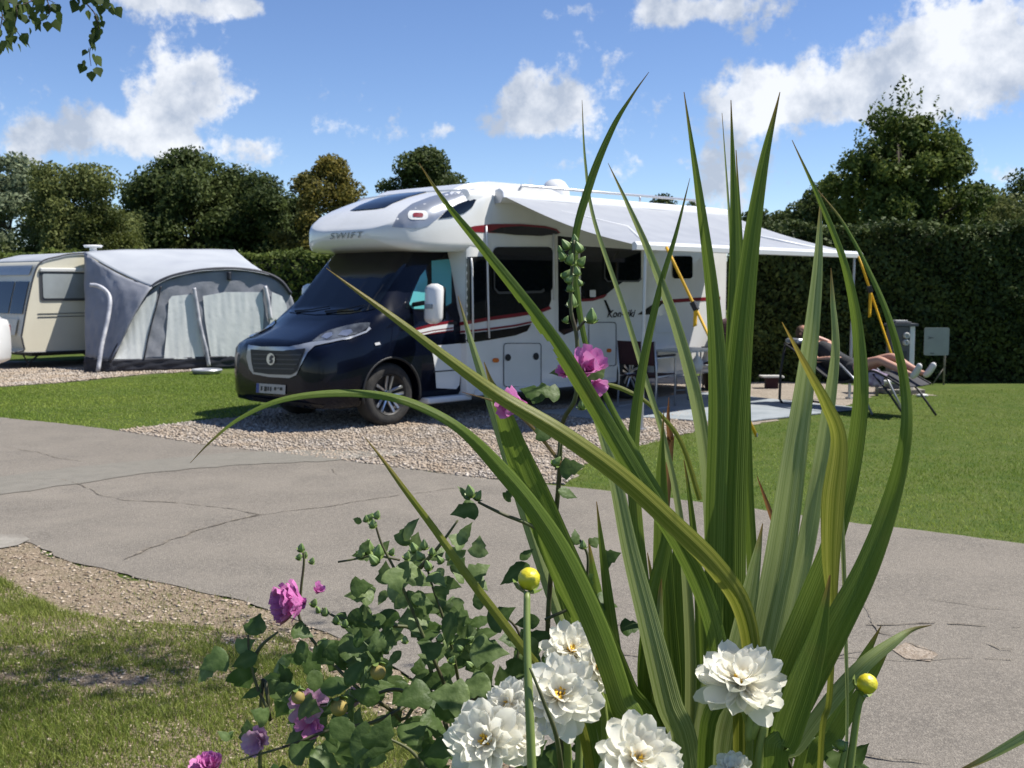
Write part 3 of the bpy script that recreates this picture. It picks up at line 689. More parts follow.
# --- habitation body -------------------------------------------------
xb = [1.98, 2.02, 2.1, 2.5, 4, 5.5, 7.1, 7.27, 7.33, 7.36]
def narrow(s): return [((y+1.15)*.915-1.15, z) for y, z in s]
def bsec(hw, zb, zt, rb, rt): return narrow(rsec(hw, zb, zt, rb, rt, 5, .02))
bk_ = [(1.98, 1.13, .29, 2.60, .05, .10), (2.02, 1.15, .27, 2.66, .04, .09), (7.1, 1.15, .27, 2.70, .04, .09), (7.27, 1.15, .28, 2.69, .04, .12), (7.33, 1.12, .33, 2.65, .05, .14), (7.36, 1.05, .40, 2.56, .06, .16)]
body = from_bm('body_shell', loft(interp_sections(bk_, xb, bsec)), M['white'], van, smooth=True, sharp=35)
cb = bmesh.new(); lathe(cb, [(0, -.3), (.42, -.3), (.42, .3), (0, .3)], 40, Matrix.Translation((5.15, -1.2, .34)) @ Matrix.Rotation(R(90), 4, 'X'))
bodyfull = bvh(body)
carve(body, cb); body.data.polygons.foreach_set('use_smooth', [True]*len(body.data.polygons)); body.data.set_sharp_from_angle(angle=R(30))

# --- moulded luton over the cab --------------------------------------
lk = [ # x, hw, zb, zt, rb, rt, crown
    (1.03, .52, 2.09, 2.18, .04, .05, 0), (1.05, .70, 2.05, 2.205, .06, .07, 0), (1.09, .86, 2.00, 2.24, .08, .09, 0), (1.17, .98, 1.965, 2.30, .10, .13, .01), (1.3, 1.06, 1.945, 2.385, .11, .18, .02),
    (1.5, 1.12, 1.935, 2.475, .11, .22, .03), (1.75, 1.15, 1.935, 2.565, .11, .24, .03), (2.0, 1.158, 1.945, 2.64, .10, .20, .02), (2.35, 1.159, 1.96, 2.70, .03, .13, .02), (2.37, 1.155, 1.97, 2.69, .03, .13, .02)]
def lsec(hw, zb, zt, rb, rt, cr): return narrow(rsec(hw, zb, zt, rb, rt, 6, cr))
xl = [1.03, 1.038, 1.05, 1.07, 1.09, 1.13, 1.17, 1.23, 1.3, 1.4, 1.5, 1.62, 1.75, 1.87, 2.0, 2.17, 2.35, 2.37]
lut = from_bm('luton', loft(interp_sections(lk, xl, lsec)), M['white'], van, smooth=True, sharp=50)
lutb = bvh(lut)
# raised spine running back over the roof from the luton
bm = bmesh.new()
pr_ = [(1.9, 2.60), (2.2, 2.74), (2.6, 2.80), (3.2, 2.805), (3.7, 2.79), (3.95, 2.73), (4.0, 2.60)]
prism(bm, [(x, -.86, z) for x, z in pr_], (0, 1.50, 0)); bmesh.ops.bevel(bm, geom=bm.edges[:], offset=.035, segments=3, affect='EDGES')
from_bm('roof_fairing', bm, M['white'], van, smooth=True, sharp=60)

# skylight in the luton
def lutz(x): return np.interp(x, [k[0] for k in lk], [k[3] for k in lk])+np.interp(x, [k[0] for k in lk], [k[6] for k in lk])
bm = bmesh.new(); g = []
for i in range(13):
    t = i/12; x = 1.36+t*.95; hw = .33+.02*t
    g.append([bm.verts.new((x+.03*(abs(u)**4), u*hw-.06, lutz(x)+.014)) for u in np.linspace(-1, 1, 7)])
for A, B in zip(g, g[1:]):
    for k in range(6): bm.faces.new((A[k], A[k+1], B[k+1], B[k]))
sky_ = from_bm('skylight', bm, M['blackgloss'], van, smooth=True); md = None
# lettering on the luton nose
def text_on(name, s, size, P0, right, up, cast, tree_, m, parent=van, off=.005, shear=.25, bold=.0, spacing=1., sx=1.):
    me = text_mesh(s, size, 0.0, shear, bold, spacing)
    bm = bmesh.new(); bm.from_mesh(me)
    bmesh.ops.triangulate(bm, faces=bm.faces[:]); densify(bm, .03)
    P0, right, up, cast = Vector(P0), Vector(right), Vector(up), Vector(cast)
    for v in bm.verts:
        p = P0+right*v.co.x*sx+up*v.co.y; h = tree_.ray_cast(p-cast*1.5, cast)
        if h[0] is None: h = tree_.find_nearest(p)
        nn = h[1] if h[1].dot(cast) < 0 else -h[1]
        v.co = h[0]+nn*off
    o = from_bm(name, bm, m, parent); return o
text_on('luton_lettering', 'SWIFT', .10, (1.1, -.12, 2.095), (0, -1, 0), (0, 0, 1), (1, 0, 0), lutb, M['blackvinyl'], off=.012, bold=.0, spacing=1.2, sx=1.9, shear=.25)

# silver flare, marker lamp, dark side window and stripe of the luton side
pad('luton_flare', [(392, 227), (399, 214), (412, 204), (430, 197), (452, 191), (474, 189), (481, 192), (466, 198), (450, 207), (438, 218), (428, 226), (418, 229)], lutb, M['silver'], curve=0)
bm = bmesh.new()
mk = pad('marker_lamp', rrect(408, 428, 211, 220, 4), lutb, M['white'], off=.009)
pad('marker_lens', rrect(413, 423, 213.5, 217.5, 1.8), lutb, M['red'], parent=mk, off=.013)
pad('side_window', [(438, 219), (446, 211), (458, 204), (472, 199), (476, 200), (472, 207), (464, 213), (452, 217)], lutb, M['glass'], off=.008)
both = BVHTree.FromPolygons([tuple(v.co) for v in body.data.vertices], [tuple(p.vertices) for p in body.data.polygons])
sidep = bodyfull
pad('swoosh_stripe', [(456, 231), (474, 226), (492, 224), (520, 224), (545, 226), (556, 229), (560, 233), (540, 235), (515, 234), (490, 233)], sidep, M['red'], off=.012)
pad('swoosh_stripe', [(488, 232), (500, 227.5), (520, 226), (545, 228), (556, 231), (558, 234), (540, 236), (515, 235)], sidep, M['blackvinyl'], off=.015)

# --- cab glazing, lamps, grille --------------------------------------
cabT = cabfull
pad('windscreen', [(284, 312), (290, 300), (300, 284), (310, 270), (321, 258), (330, 252), (415, 250), (408, 262), (394, 281), (384, 297), (375, 309), (350, 314), (315, 315)], cabT, M['glass'], off=.006, L_=3, drop=True)
for wp_ in ([(296, 312.5), (312, 311), (330, 308)], [(326, 313), (345, 311), (366, 306)]):
    Q = []
    for x, y in wp_:
        d = (VI3 @ ray(x, y)).normalized(); h = cabT.ray_cast(CL, d); Q.append(h[0]+h[1]*.02)
    bm = bmesh.new(); tube(bm, Q, [.012, .008, .005], 6); from_bm('wiper', bm, M['black'], van)
dw = pad('door_window', [(405, 308), (411, 292), (421, 273), (430, 262), (440, 258), (455, 258), (458, 268), (457, 300), (446, 309), (425, 312)], cabT, M['glass'], off=.005, mirror=True)
pad('blind', [(409, 304), (413, 292), (420, 276), (425, 270), (427, 280), (427, 309), (412, 309)], cabT, M['teal'], parent=dw, off=.008)
pad('blind', [(431, 261), (451, 259), (451, 303), (441, 309), (432, 310)], cabT, M['teal'], parent=dw, off=.008)
# silver grille surround running out to the headlamps
pad('grille_surround', [(249, 345), (262, 347), (290, 347), (312, 342.5), (330, 340.5), (350, 337), (366, 331), (369, 327), (371, 329), (366, 333), (350, 338.8), (330, 343.2), (315, 346.2), (308, 353), (301, 366), (297, 375), (290, 378), (270, 377), (254, 374), (250, 369), (247, 357)], cabT, M['silver'], off=.010, mirror=False)
gr = pad('grille', [(251.8, 349.2), (265, 350.2), (285, 350.8), (306.5, 349.2), (303, 358), (298, 371), (292, 374.8), (270, 374.2), (255, 372), (252.8, 362)], cabT, M['black'], off=.018)
for k in range(4):
    y0 = 353.5+k*4.6; x1 = 303-k*2.2
    pad('grille_bar', [(254+k*.5, y0), (x1, y0+1.1), (x1-.4, y0+2.3), (254.3+k*.5, y0+1.2)], cabT, M['dkgrey'], parent=gr, off=.024)
em = pad('emblem', [(273+4.2*math.cos(a), 359+6.0*math.sin(a)) for a in np.linspace(0, 2*math.pi, 20, endpoint=False)], cabT, M['chrome'], off=.030, L_=4)
pad('emblem_mark', [(274.2, 354.8), (275.8, 356), (275.4, 358), (273.9, 358.5), (275.3, 360.4), (274.5, 363), (272.5, 363.4), (271.4, 361.7), (272.8, 360.9), (271.7, 359), (272.3, 356.3)], cabT, M['dkgrey'], parent=em, off=.034, L_=3)
pl = pad('number_plate', [(257.5, 383), (286.5, 385), (286, 394.5), (257, 392.5)], cabT, M['shadedplate'], off=.012, smooth=False)
pad('country_band', [(257.6, 383.2), (260.2, 383.4), (259.8, 392.6), (257.1, 392.4)], cabT, M['blue'], parent=pl, off=.014, smooth=False)
for (a, b, c_) in [(262, 1.5, 5), (265.5, 2.6, 6), (269, 1.2, 5.5), (271.4, 1.2, 6), (275.4, 2.2, 5), (279, 1.0, 3), (281, 2.6, 5)]:
    pad('plate_character', [(a, 386+.07*(a-262)), (a+b, 386.1+.07*(a-262)), (a+b-.2, 386+c_*.85), (a-.2, 386+c_*.85)], cabT, M['black'], parent=pl, off=.0165, smooth=False)
pad('lower_grille', [(252, 396), (270, 399), (300, 402), (325, 405), (318, 411), (290, 410), (258, 405)], cabT, M['black'], off=.008)
hl = pad('headlight', [(312, 342), (320, 335.5), (330, 330.5), (345, 326.5), (360, 323.5), (370, 323), (369, 327), (362, 332), (349, 336.5), (330, 341)], cabT, M['lamp'], off=.011)
fh = hl.data.copy()
for v in fh.vertices: v.co.y = 2*YC-v.co.y
link('headlight', fh, None, van, True)
pad('lamp_reflector', [(338, 336), (343, 331.5), (351, 330), (353, 333), (347, 337)], cabT, M['chrome'], parent=hl, off=.015, L_=4)
pad('lamp_reflector', [(321, 338), (325, 334.5), (332, 333), (333, 336.5), (327, 340)], cabT, M['chrome'], parent=hl, off=.015, L_=4)
pad('side_repeater', [(374, 343), (379, 342), (380, 344.5), (375, 345.5)], cabT, M['whitevinyl'], off=.012)
# white lower door panel, stripes across the door
dr = pad('door_panel', [(431, 346), (464, 343), (463, 352), (459, 385), (456, 389), (436, 388), (435, 372), (433, 357)], cabT, M['whitevinyl'], off=.006)
pad('door_seam', [(433, 371), (460, 369), (460, 370.3), (433, 372.3)], cabT, M['dkgrey'], parent=dr, off=.009)
pad('door_stripe', [(412, 329), (430, 324), (453, 320), (453, 331), (432, 334), (414, 336)], cabT, M['red'], off=.006)
pad('door_stripe', [(416, 330.5), (432, 326.5), (453, 323), (453, 327.2), (433, 330), (419, 333)], cabT, M['whitevinyl'], off=.009)
pad('door_stripe', [(421, 333.7), (433, 331.2), (453, 328.6), (453, 329.8), (434, 332.4), (423, 334.9)], cabT, M['whitevinyl'], off=.009)
bm = bmesh.new(); box(bm, 1.78, 1.93, -1.035, -1.01, 1.10, 1.135, .008); from_bm('door_handle', bm, M['black'], van)
# wheel arch lips
for s, xx, rr_, yy, mt in ((-1, .95, .405, 1.03, 'black'), (1, .95, .405, .865, 'black'), (-1, 5.15, .42, 1.155, 'black')):
    bm = bmesh.new(); tube(bm, [(xx+rr_*math.cos(R(a)), s*yy*.995, .36+rr_*math.sin(R(a))) for a in np.linspace(-12, 192, 26)], .016, 6)
    from_bm('wheel_arch', bm, M[mt], van, smooth=True)
# inner wheel houses so no light passes through
bm = bmesh.new(); box(bm, .4, 6.9, -.80, .62, .22, .50); from_bm('chassis', bm, M['black'], van)
# front underside
def wheel(x, y, r=.352):
    wr = empty('wheel', (x, y, r), 0, van); wr.rotation_euler = (R(90) if y < 0 else R(-90), 0, 0)
    bm = bmesh.new(); w_ = .22
    lathe(bm, [(.225, -w_), (.30, -w_-.004), (r-.02, -w_+.02), (r, -w_+.05), (r, -.045), (r-.018, -.012), (.31, .004), (.27, .006), (.235, -.004), (.232, -.03)], 48)
    from_bm('tyre', bm, M['tyre'], wr, smooth=True, sharp=40)
    bm = bmesh.new(); lathe(bm, [(.236, -.2), (.236, -.012), (.228, -.002), (.215, -.012), (.205, -.05), (.17, -.075), (0, -.075)], 48)
    rm = from_bm('rim', bm, M['black'], wr, smooth=True, sharp=40)
    bm = bmesh.new()
    for k in range(5):
        for s in (-1, 1):
            Mz = Matrix.Rotation(R(72*k+12), 4, 'Z')
            pts = [(.035, s*.012), (.085, s*.016), (.205, s*.022), (.205, s*.052), (.09, s*.044), (.04, s*.03)]
            prism(bm, [(a, b, -.012-.022*(a < .1)) for a, b in pts], (0, 0, -.02), Mz)
    lathe(bm, [(0, -.018), (.045, -.02), (.05, -.034)], 20)
    from_bm('spokes', bm, M['chrome'], wr)
    return wr
wheel(.95, -.985); wheel(.95, .82); wheel(5.15, -1.08); wheel(5.15, .86)
# mirror arms and heads
for s in (-1, 1):
    bm = bmesh.new()
    box(bm, 1.29, 1.445, -1.37, -1.14, 1.13, 1.575, .07)
    for v in bm.verts: v.co.x += (v.co.z-1.35)*.06; v.co.y += -(1.3-v.co.z)*.02 if v.co.z < 1.3 else 0
    if s > 0:
        for v in bm.verts: v.co.y = 2*YC-v.co.y
    mi = from_bm('wing_mirror', bm, M['whitevinyl'], van, smooth=True, sharp=60)
    ys = lambda y: -y if s < 0 else 2*YC+y
    bm = bmesh.new(); tube(bm, [(1.30, ys(.98), 1.34), (1.34, ys(1.10), 1.36), (1.38, ys(1.16), 1.36)], .026, 8); from_bm('mirror_arm', bm, M['black'], mi, smooth=True)
    bm = bmesh.new(); prism(bm, [(1.462, ys(a), b) for a, b in rrect(1.17, 1.345, 1.17, 1.54, .03)], (.004, 0, 0)); from_bm('mirror_glass', bm, M['glass'], mi)
    bm = bmesh.new(); prism(bm, [(1.292, -1.32, z_) for z_ in (1.30, 1.35)]+[(1.292, -1.20, z_) for z_ in (1.35, 1.30)], (-.016, 0, 0)); from_bm('indicator', bm, M['silver'], mi) if s < 0 else bm.free()
# cab step and sill
bm = bmesh.new(); box(bm, 1.42, 2.1, -1.10, -.9, .215, .285, .02); from_bm('cab_step', bm, M['alu'], van, smooth=True, sharp=50)

# --- side of the habitation body ------------------------------------
P = lambda n, px, m, off=.005, **k: pad(n, px, sidep, M[m], off=off, **k)
P('side_graphic', [(466, 257), (490, 256), (500, 247), (551, 248), (551, 300), (549, 306), (541, 311), (520, 314), (489, 319), (466, 322)], 'blackvinyl', .004)
P('side_stripe', [(455, 323), (489, 317), (515, 313.5), (541, 309.5), (549, 306), (551, 309), (540, 313), (515, 317), (489, 320.5), (455, 326.5)], 'red', .008)
P('side_stripe', [(455, 331.5), (489, 328), (515, 324.5), (532, 321), (531, 323), (515, 326.5), (489, 330), (455, 333.5)], 'red', .008)
P('side_graphic', [(455, 334.5), (489, 331), (515, 327.5), (531, 324), (527, 331), (515, 335.5), (489, 340), (463, 343.5), (455, 344)], 'blackvinyl', .006)
# front quarter window, main side window
P('side_window', [(473, 262), (484, 260), (485, 262), (485, 300), (474, 303)], 'glass', .010)
wf = P('side_window', rrect(492.5, 552, 247, 292, 5), 'glass', .012)
P('window_frame', [(492.5, 256), (493.8, 256), (494.4, 288), (498, 291.5), (540, 290.6), (543, 288), (544, 291), (541, 293), (497, 294), (493, 289)], 'dkgrey', .016, parent=wf)
P('door_frame', [(555, 234), (579, 236), (581, 330), (578, 339), (556, 341)], 'white', .007)
dd_ = P('entrance_door', [(557, 236), (577, 238), (578, 300), (577, 322), (573, 331), (563, 335), (558, 331)], 'blackgloss', .013)
P('window_pane', rrect(561, 573, 247, 297, 3), 'glass', .017, parent=dd_)
P('side_graphic', [(580, 246), (641, 250), (641, 275), (624, 281), (614, 288), (604, 296), (592, 300), (581, 301)], 'blackvinyl', .004)
P('side_stripe', [(581, 299), (592, 298.5), (604, 294.5), (607, 294.5), (603, 298), (592, 301), (581, 301.5)], 'red', .008)
w3 = P('side_window', rrect(603, 640.5, 251, 280.5, 4), 'glass', .012)
P('window_frame', [(603, 258), (604.2, 258), (604.6, 277), (607, 280.6), (637, 280.2), (640, 277), (641, 279), (638, 282), (606, 282), (603, 278)], 'dkgrey', .016, parent=w3)
P('side_window', rrect(672, 692, 256, 278.5, 3), 'glass', .012)
P('hook_plate', rrect(588, 594, 290, 297, 1), 'alu', .03)
P('side_graphic', [(637, 314.5), (650, 306), (658, 301), (664, 302), (658, 308), (650, 314.5)], 'blackvinyl', .006)
P('side_stripe', [(658, 301), (668, 299.5), (690, 298), (708, 297), (720, 296.5), (720, 300), (708, 300.5), (690, 301.5), (670, 303), (660, 304)], 'red', .006)
P('side_graphic', [(603.5, 300), (605.5, 300), (611.5, 313), (608.5, 313)], 'blackvinyl', .006)
text_on('model_lettering', 'Kon-tiki', .135, (4.78, -1.15, 1.135), (1, 0, 0), (0, 0, 1), (0, 1, 0), sidep, M['blackvinyl'], off=.009, bold=.002, sx=1.25, shear=.35, spacing=1.05)
lb = P('locker_door', rrect(503, 541, 343, 387, 3), 'white', .004)
def outline(name, x0, x1, y0, y1, parent, m='dkgrey', off=.009, t=.7, r=3):
    a = rrect(x0, x1, y0, y1, r); b = rrect(x0+t, x1-t, y0+t, y1-t, r-.4)
    for i in range(len(a)):
        pass
    bmv = []
    bm = bmesh.new()
    va = [bm.verts.new((*p, 0)) for p in a]; vb = [bm.verts.new((*p, 0)) for p in b]
    for i in range(len(a)):
        j = (i+1) % len(a); bm.faces.new((va[i], va[j], vb[j], vb[i]))
    densify(bm, 8)
    for v in bm.verts:
        d = (VI3 @ ray(v.co.x, v.co.y)).normalized(); h = sidep.ray_cast(CL, d)
        nn = h[1] if h[1].dot(d) < 0 else -h[1]; v.co = h[0]+nn*off
    return from_bm(name, bm, M[m], parent)
outline('seal', 503, 541, 343, 387, lb)
for cx in (507.5, 535.5): P('locker_lock', [(cx+3*math.cos(a), 357.5+3.6*math.sin(a)-(cx-507)*.04) for a in np.linspace(0, 6.283, 14, endpoint=False)], 'black', .010, parent=lb, L_=9)
lb = P('locker_door', rrect(588, 616, 322, 366, 3), 'white', .004); outline('seal', 588, 616, 322, 366, lb)
P('marker_lamp', rrect(492, 498.5, 358, 362.5, 2), 'orange', .010)
P('marker_lamp', rrect(606, 611, 348.5, 352.5, 1.8), 'orange', .010)
P('marker_lamp', rrect(650, 654, 343, 346, 1.4), 'orange', .010)
P('fridge_vent', rrect(655, 672, 316, 332, 1.5), 'alu', .008)
# grab rails beside the cab (white vertical trims) and drainpipes
def bodyline(name, px, r, m, n=8, out=.02):
    Q = []
    for x, y in px:
        d = (VI3 @ ray(x, y)).normalized(); h = sidep.ray_cast(CL, d)
        Q.append(h[0]+Vector((0, -out, 0)) if h[0] else CL+d*12)
    bm = bmesh.new(); tube(bm, Q, r, n); return from_bm(name, bm, M[m], van, smooth=True)
bodyline('grab_rail', [(470, 258), (471, 268), (471.5, 300), (472, 340)], .012, 'alu')
bodyline('grab_rail', [(485, 226), (486, 250), (487, 300), (488, 338)], .013, 'alu')
bodyline('door_trim', [(552.5, 234), (553, 300)], .011, 'alu')
# skirt trim
bm = bmesh.new(); prism(bm, [(2.08, -1.156, .27), (2.08, -1.156, .33), (4.68, -1.156, .33), (4.68, -1.156, .27)], (0, -.012, 0)); prism(bm, [(5.62, -1.156, .27), (5.62, -1.156, .33), (7.2, -1.156, .33), (7.2, -1.156, .27)], (0, -.012, 0)); from_bm('skirt_trim', bm, M['alu'], van)
# roof rails, dome, vents
bm = bmesh.new()
for s in (-1, 1):
    yy = -.98 if s < 0 else .78
    tube(bm, [(3.0, yy, 2.70), (3.06, yy, 2.77), (6.7, yy, 2.79), (6.78, yy, 2.71)], .018, 8)
    for x in (4.2, 5.4): tube(bm, [(x, yy, 2.68), (x, yy, 2.78)], .014, 6)
from_bm('roof_rail', bm, M['post'], van, smooth=True)
bm = bmesh.new(); lathe(bm, [(.20, 0), (.20, .08), (.195, .14), (.175, .20), (.135, .255), (.08, .29), (0, .30)], 32, Matrix.Translation((4.75, .0, 2.73))); from_bm('satellite_dome', bm, M['whitevinyl'], van, smooth=True)
for (x, hx, hy, hz) in ((3.95+.28, .18, .2, .09), (5.9, .25, .25, .08)):
    bm = bmesh.new(); box(bm, x-hx, x+hx, -hy, hy, 2.71, 2.71+hz, .03); from_bm('roof_vent', bm, M['whitevinyl'], van, smooth=True, sharp=60)
# rear panel lamps, rack rail sticking out at the back
bm = bmesh.new(); tube(bm, [(7.36, -.55, 1.36), (7.75, -.55, 1.36)], .02, 8); tube(bm, [(7.36, .55, 1.36), (7.75, .55, 1.36)], .02, 8); tube(bm, [(7.75, -.8, 1.36), (7.75, .8, 1.36)], .022, 8); tube(bm, [(7.36, -.5, .75), (7.6, -.5, .75), (7.75, -.55, 1.36)], .015, 6)
from_bm('cycle_rack', bm, M['alu'], van, smooth=True)
for s in (-1, 1):
    bm = bmesh.new(); box(bm, 7.352, 7.375, s*.80-.16, s*.80-.04, .75, 1.15, .01); from_bm('tail_light', bm, M['red'], van)
# awning
aw = empty('awning', (0, 0, 0), 0, van)
bm = bmesh.new(); prism(bm, [(2.43, y, z) for y, z in [(-1.165, 2.52), (-1.165, 2.655), (-1.22, 2.67), (-1.27, 2.64), (-1.285, 2.58), (-1.25, 2.53)]], (4.75, 0, 0)); from_bm('cassette', bm, M['alu'], aw)
bm = bmesh.new(); prism(bm, [(2.415, y, z) for y, z in [(-1.162, 2.51), (-1.162, 2.665), (-1.23, 2.68), (-1.285, 2.65), (-1.295, 2.58), (-1.25, 2.515)]], (.014, 0, 0)); from_bm('end_cap', bm, M['post'], aw)
bm = bmesh.new(); prism(bm, [(7.181, y, z) for y, z in [(-1.162, 2.51), (-1.162, 2.665), (-1.23, 2.68), (-1.285, 2.65), (-1.295, 2.58), (-1.25, 2.515)]], (.014, 0, 0)); from_bm('end_cap', bm, M['post'], aw)
bm = bmesh.new(); g = []
for i in range(25):
    x = 2.46+i*(7.36-2.46)/24; xw = 2.46+i*(7.16-2.46)/24; row = []
    for k in range(13):
        t = k/12; row.append(bm.verts.new((xw+(x-xw)*t, -1.27-t*1.95, 2.585-t*.605-.05*math.sin(math.pi*t)+.006*math.sin(x*3.1+t*5))))
    g.append(row)
for A, B in zip(g, g[1:]):
    for k in range(12): bm.faces.new((A[k], A[k+1], B[k+1], B[k]))
from_bm('canopy', bm, M['awning'], aw, smooth=True)
bm = bmesh.new(); prism(bm, [(2.42, y, z) for y, z in [(-3.20, 1.925), (-3.20, 2.0), (-3.235, 2.015), (-3.265, 1.98), (-3.26, 1.93)]], (4.98, 0, 0)); from_bm('lead_rail', bm, M['alu'], aw)
for x in (2.62, 7.25):
    bm = bmesh.new(); tube(bm, [(x, -3.22, 1.94), (x-.02, -3.22, 1.0), (x-.04, -3.22, .02)], [.017, .017, .017], 10); tube(bm, [(x-.02, -3.22, 1.05), (x-.04, -3.22, .03)], .022, 10); box(bm, x-.08, x, -3.26, -3.18, 0.006, .03); from_bm('support_leg', bm, M['post'], aw, smooth=True, sharp=40)
for x, s in ((2.7, 1), (7.1, -1)):
    bm = bmesh.new(); tube(bm, [(x, -1.28, 2.53), (x+.9*s, -2.2, 2.24), (x, -3.19, 1.97)], .022, 8); from_bm('folding_arm', bm, M['alu'], aw, smooth=True)
# ------------------------------------------------------------------ under the awning
def vanpt(x, y, z=0): return VM @ Vector((x, y, z))
def obj_local(name, bm, m, root, **k): return from_bm(name, bm, m, root, **k)
# groundsheet
gs = [vanpt(3.7, -3.62), vanpt(6.15, -3.95), vanpt(6.5, -1.3), vanpt(3.0, -1.28), vanpt(2.95, -2.2), vanpt(3.5, -2.6)]
g0 = Vector(np.mean([tuple(p) for p in gs], axis=0))
bm = bmesh.new(); bm.faces.new([bm.verts.new((p.x, p.y, .022)) for p in gs]); bmesh.ops.triangulate(bm, faces=bm.faces[:]); densify(bm, .22)
for v in bm.verts: v.co.z += .004*math.sin(v.co.x*7)*math.cos(v.co.y*6)
r_ = bmesh.ops.extrude_face_region(bm, geom=bm.faces[:]); 
for v in r_['geom']:
    if isinstance(v, bmesh.types.BMVert): v.co.z -= .012
o = from_bm('groundsheet', bm, M['mat'], None, smooth=False); tag(o, 'pale blue grey groundsheet laid on the gravel under the awning', 'groundsheet')

def chair(loc, rz, label, group='folding chairs at the camping table'):
    root = empty('folding_chair', loc, rz); tag(root, label, 'chair', group)   # faces +x
    w_, d_ = .27, .24
    for s in (-1, 1):
        bm = bmesh.new(); y = s*w_
        tube(bm, [(-d_-.03, y, .015), (-d_, y, .44), (-d_-.06, y, .86)], .012, 8)
        tube(bm, [(d_, y, .015), (d_, y, .63), (d_-.03, y, .655), (-d_-.01, y, .655)], .012, 8)
        tube(bm, [(-d_-.03, y, .02), (d_, y, .02)], .012, 8)
        tube(bm, [(-d_, y, .42), (d_, y, .42)], .011, 8)
        fr = from_bm('side_frame', bm, M['post'], root, smooth=True)
        bm = bmesh.new(); box(bm, -d_+.05, d_-.02, y-.022, y+.022, .665, .69, .008); from_bm('armrest', bm, M['black'], root)
    bm = bmesh.new(); g = []
    for i in range(7):
        t = i/6; g.append([bm.verts.new((-d_+t*2*d_, u*w_, .445-.03*math.sin(math.pi*t)-.012*(1-u*u))) for u in np.linspace(-1, 1, 6)])
    for A, B in zip(g, g[1:]):
        for k in range(5): bm.faces.new((A[k], A[k+1], B[k+1], B[k]))
    so_ = from_bm('seat', bm, M['burg_cloth'], root, smooth=True); so_.modifiers.new('t', 'SOLIDIFY').thickness = .012
    bm = bmesh.new(); g = []
    for i in range(6):
        t = i/5; g.append([bm.verts.new((-d_-.005-t*.055-.035*(1-u*u), u*(w_+.005), .56+.30*t)) for u in np.linspace(-1, 1, 8)])
    for A, B in zip(g, g[1:]):
        for k in range(7): bm.faces.new((A[k], A[k+1], B[k+1], B[k]))
    bk2 = from_bm('backrest', bm, M['burg_cloth'], root, smooth=True); bk2.modifiers.new('t', 'SOLIDIFY').thickness = .014
    return root
c1 = chair((1.72, 13.95, .0), math.atan2(.83, .62), 'burgundy folding chair with silver frame, left of the camping table')
chair((2.75, 15.95, 0), math.atan2(-.5, -.85), 'burgundy folding chair at the far right end of the camping table')
# table
tr_ = empty('camping_table', (2.42, 15.15, 0), VR); tag(tr_, 'small pale camping table under the awning beside the motorhome', 'table')
bm = bmesh.new(); prism(bm, [(x, y, .655) for x, y in rrect(-.45, .45, -.28, .28, .03)], (0, 0, .025)); from_bm('table_top', bm, M['plate'], tr_)
for s in (-1, 1):
    for q in (-1, 1):
        bm = bmesh.new(); tube(bm, [(s*.40, q*.22, .65), (s*.34, q*.26, .02)], .013, 8); from_bm('leg', bm, M['post'], tr_, smooth=True)
bm = bmesh.new(); tube(bm, [(-.37, -.24, .34), (-.37, .24, .34)], .009, 6); tube(bm, [(.37, -.24, .34), (.37, .24, .34)], .009, 6); tube(bm, [(-.37, 0, .34), (.37, 0, .34)], .009, 6); from_bm('brace', bm, M['post'], tr_, smooth=True)
# rubbish bag hanging from the table edge
bm = bmesh.new(); bmesh.ops.create_icosphere(bm, subdivisions=3, radius=1.)
for v in bm.verts:
    n_ = math.sin(v.co.x*7+v.co.z*4)*.06+math.sin(v.co.y*9+v.co.z*6)*.05
    k = 1-.45*max(0, v.co.z)
    v.co = Vector((v.co.x*.085*k*(1+n_), v.co.y*.085*k*(1+n_), v.co.z*.12))
tube(bm, [(0, 0, .10), (0, 0, .17)], [.02, .012], 8)
p = at(697, 364, 14.72); o = from_bm('carrier_bag', bm, M['plate'], None, smooth=True); o.location = p; tag(o, 'white plastic bag hanging from the edge of the camping table', 'bag')
# dark covered bundle behind the motorhome
bm = bmesh.new(); box(bm, -.30, .30, -.28, .28, 0, 1.0, .05)
bmesh.ops.subdivide_edges(bm, edges=bm.edges[:], cuts=3, use_grid_fill=True)
for v in bm.verts:
    z = v.co.z
    if z > .6: v.co.x *= 1-(z-.6)*1.0; v.co.z += .16*(1-abs(v.co.x)/.3)*(z-.6)
    v.co += Vector((math.sin(z*9+v.co.y*8)*.02, math.sin(z*7+v.co.x*9)*.02, 0))
o = from_bm('covered_bundle', bm, M['burg_cloth'], None, smooth=True, sharp=50); o.location = (3.2, 16.45, 0); tag(o, 'dark maroon covered bundle standing beside the rear of the motorhome', 'covered bundle')

